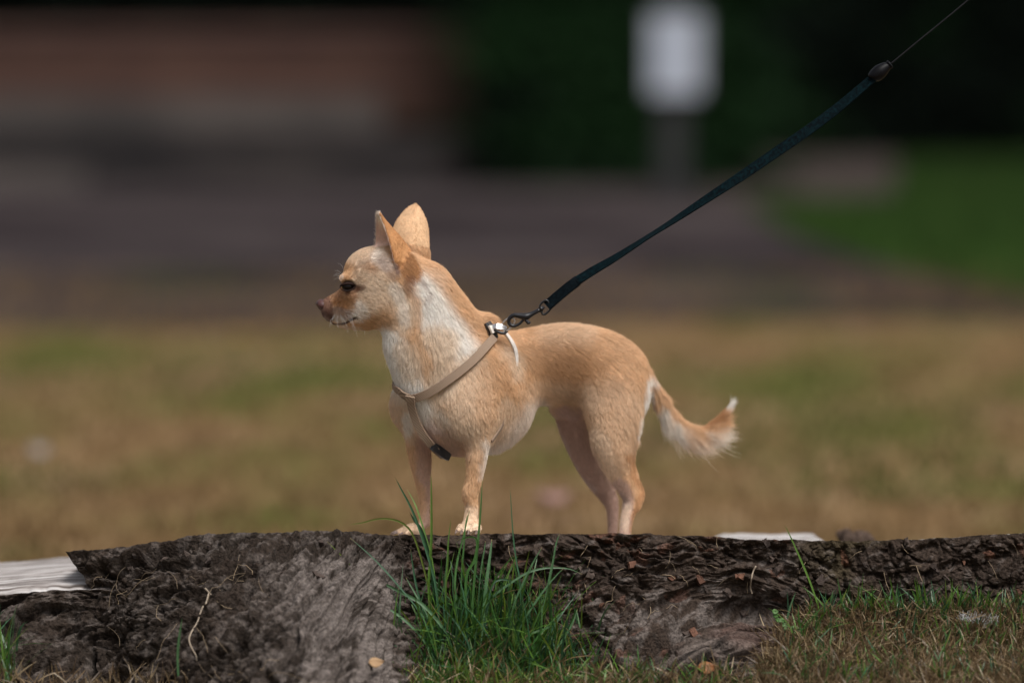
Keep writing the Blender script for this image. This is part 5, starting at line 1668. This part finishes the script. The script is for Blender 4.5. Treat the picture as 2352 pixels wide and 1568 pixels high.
# dry straws caught on the bark at the left
M_STRAW = attr_mat('straw', .7, .3, .15)
rs = np.random.default_rng(61)
sv = []
KB = kd(PD[::3, ::3].reshape(-1, 3)); FLAT = PD[::3, ::3].reshape(-1, 3); FN = Nn[::3, ::3].reshape(-1, 3)
FU, FVv = UU[::3, ::3].ravel(), VV[::3, ::3].ravel()
cand = np.where((FU > 160) & (FU < 640) & (FVv > 1300) & (FVv < 1590) & (FVv > 1290 + .0 * FU))[0]
cand2 = np.where((FU > 1000) & (FU < 2350) & (FVv > 1250) & (FVv < 1420))[0]


def straw(i, ln, rad):
    c = FLAT[i]; n_ = FN[i]
    d_ = norm(np.array([rs.normal(0, .7), rs.normal(0, .3), rs.normal(.5, .6)])); d_ = norm(d_ - (d_ @ n_) * n_)
    b_ = np.cross(n_, d_)
    cu = rs.normal(0, .5)
    pts = []
    for s_ in np.linspace(0, 1, 7):
        q = c + d_ * ln * s_ + b_ * ln * cu * s_ * s_
        _, j, dist = KB.find(q)
        q = q + FN[j] * (.0045 - (q - FLAT[j]) @ FN[j]) + FN[j] * .006 * math.sin(s_ * 3) * rs.random()
        pts.append(q)
    return tube(np.array(pts), np.linspace(rad, rad * .5, 7), 5, 10)


ST = [straw(rs.choice(cand), rs.uniform(.012, .045), rs.uniform(.0002, .00045)) for _ in range(45)] + [straw(rs.choice(cand2), rs.uniform(.008, .022), rs.uniform(.00025, .0005)) for _ in range(50)]
V, F = merge(*ST)
cst = np.concatenate([np.tile(np.array((.27, .20, .13)) * rs.uniform(.5, 1.3), (len(a[0]), 1)) for a in ST])
tag(mesh_np('dry_straw', V, F, M_STRAW, None, True, cst), 'thin dry grass stalks strewn over the bark of the stump', 'straw', kind='stuff')
for line, lab in (([(465, 1342), (478, 1352), (480, 1375), (476, 1392)], 'thick curled straw hooked at the middle of the left bark'),
                  ([(466, 1390), (448, 1420), (438, 1455), (436, 1485), (440, 1508)], 'long bent straw hanging down the left bark'),
                  ([(1735, 1300), (1725, 1325), (1727, 1345), (1731, 1360)], 'pale bent straw stuck on the bark near the right root')):
    pts = []
    for u_, v_ in catmull(np.array(line, float), 9):
        d_ = np.hypot(UU - u_, VV - v_); ij = np.unravel_index(d_.argmin(), d_.shape)
        pts.append(PD[ij] + Nn[ij] * .004)
    V, F = tube(smooth_axis(np.array(pts), 3, 0), .00085, 6, 24)
    tag(mesh_np('straw', V, F, M_STRAW, None, True, np.tile((.36, .29, .22), (len(V), 1))), lab, 'straw', 'single straws on the bark')

# fallen leaves, a sprig and a tuft of white down
M_LO = noise_mat('orange_leaf', [(.3, (.16, .060, .018)), (.7, (.28, .125, .042))], 60, 4, .6)
M_LT = noise_mat('tan_leaf', [(.3, (.22, .13, .06)), (.7, (.34, .22, .12))], 60, 4, .65)


def near_pt(u_, v_, off=.006):
    d_ = np.hypot(UU - u_, VV - v_); ij = np.unravel_index(d_.argmin(), d_.shape)
    return PD[ij] + Nn[ij] * off


tag(mesh_np('fallen_leaf', *leaf_vf(near_pt(1620, 1546, .008), .0105, .0070, .15, .95), M_LO, None), 'orange curled leaf lying at the foot of the root', 'leaf')
tag(mesh_np('fallen_leaf', *leaf_vf(near_pt(853, 1528), .008, .0055, .3, 1.0), M_LT, None), 'small tan leaf on the grey bark below the grass tuft', 'leaf')
sp = empty('clover_sprig', D(1795, 1440, -.09))
tag(sp, 'small bright green leafy sprig beside the root at the right', 'plant')
M_SPRIG = simple('sprig_green', (.05, .12, .022), .6)
mesh_np('stem', *tube(np.array([D(1812, 1455, -.088), D(1800, 1440, -.09), D(1788, 1425, -.092), D(1781, 1400, -.094)]), .0006, 6, 12), M_SPRIG, sp)
for (u_, v_, a_) in ((1780, 1404, .3), (1783, 1413, -.5), (1786, 1423, .7), (1796, 1425, -.2), (1799, 1434, .4), (1808, 1442, 0), (1826, 1447, .2)):
    mesh_np('leaf', *leaf_vf(D(u_, v_, -.094), .0035 if u_ < 1820 else .007, .0028 if u_ < 1820 else .005, a_, 1.1, .2, 6), M_SPRIG, sp)
# down: many fine white filaments
dn = np.random.default_rng(9)
c0 = D(2245, 1424, -.088)
fp_ = []
for i in range(260):
    a = c0 + np.array([dn.uniform(-.018, .018), dn.normal(0, .006), dn.normal(0, .0025) - .0]); a[2] -= .12 * (a[0] - c0[0])
    d_ = norm(dn.normal(0, 1, 3) + np.array([.3, 0, .8])) * dn.uniform(.003, .009)
    fp_.append(np.stack([a, a + d_ * .4 + dn.normal(0, .0006, 3), a + d_ * .8 + dn.normal(0, .001, 3), a + d_]))
dob = curves_ob('down_feather', np.array(fp_), np.array([.00016, .00014, .0001, .00005]), np.full((260, 3), .42), M_FUR, None)
tag(dob, 'white downy feather caught in the grass at the right edge', 'feather')
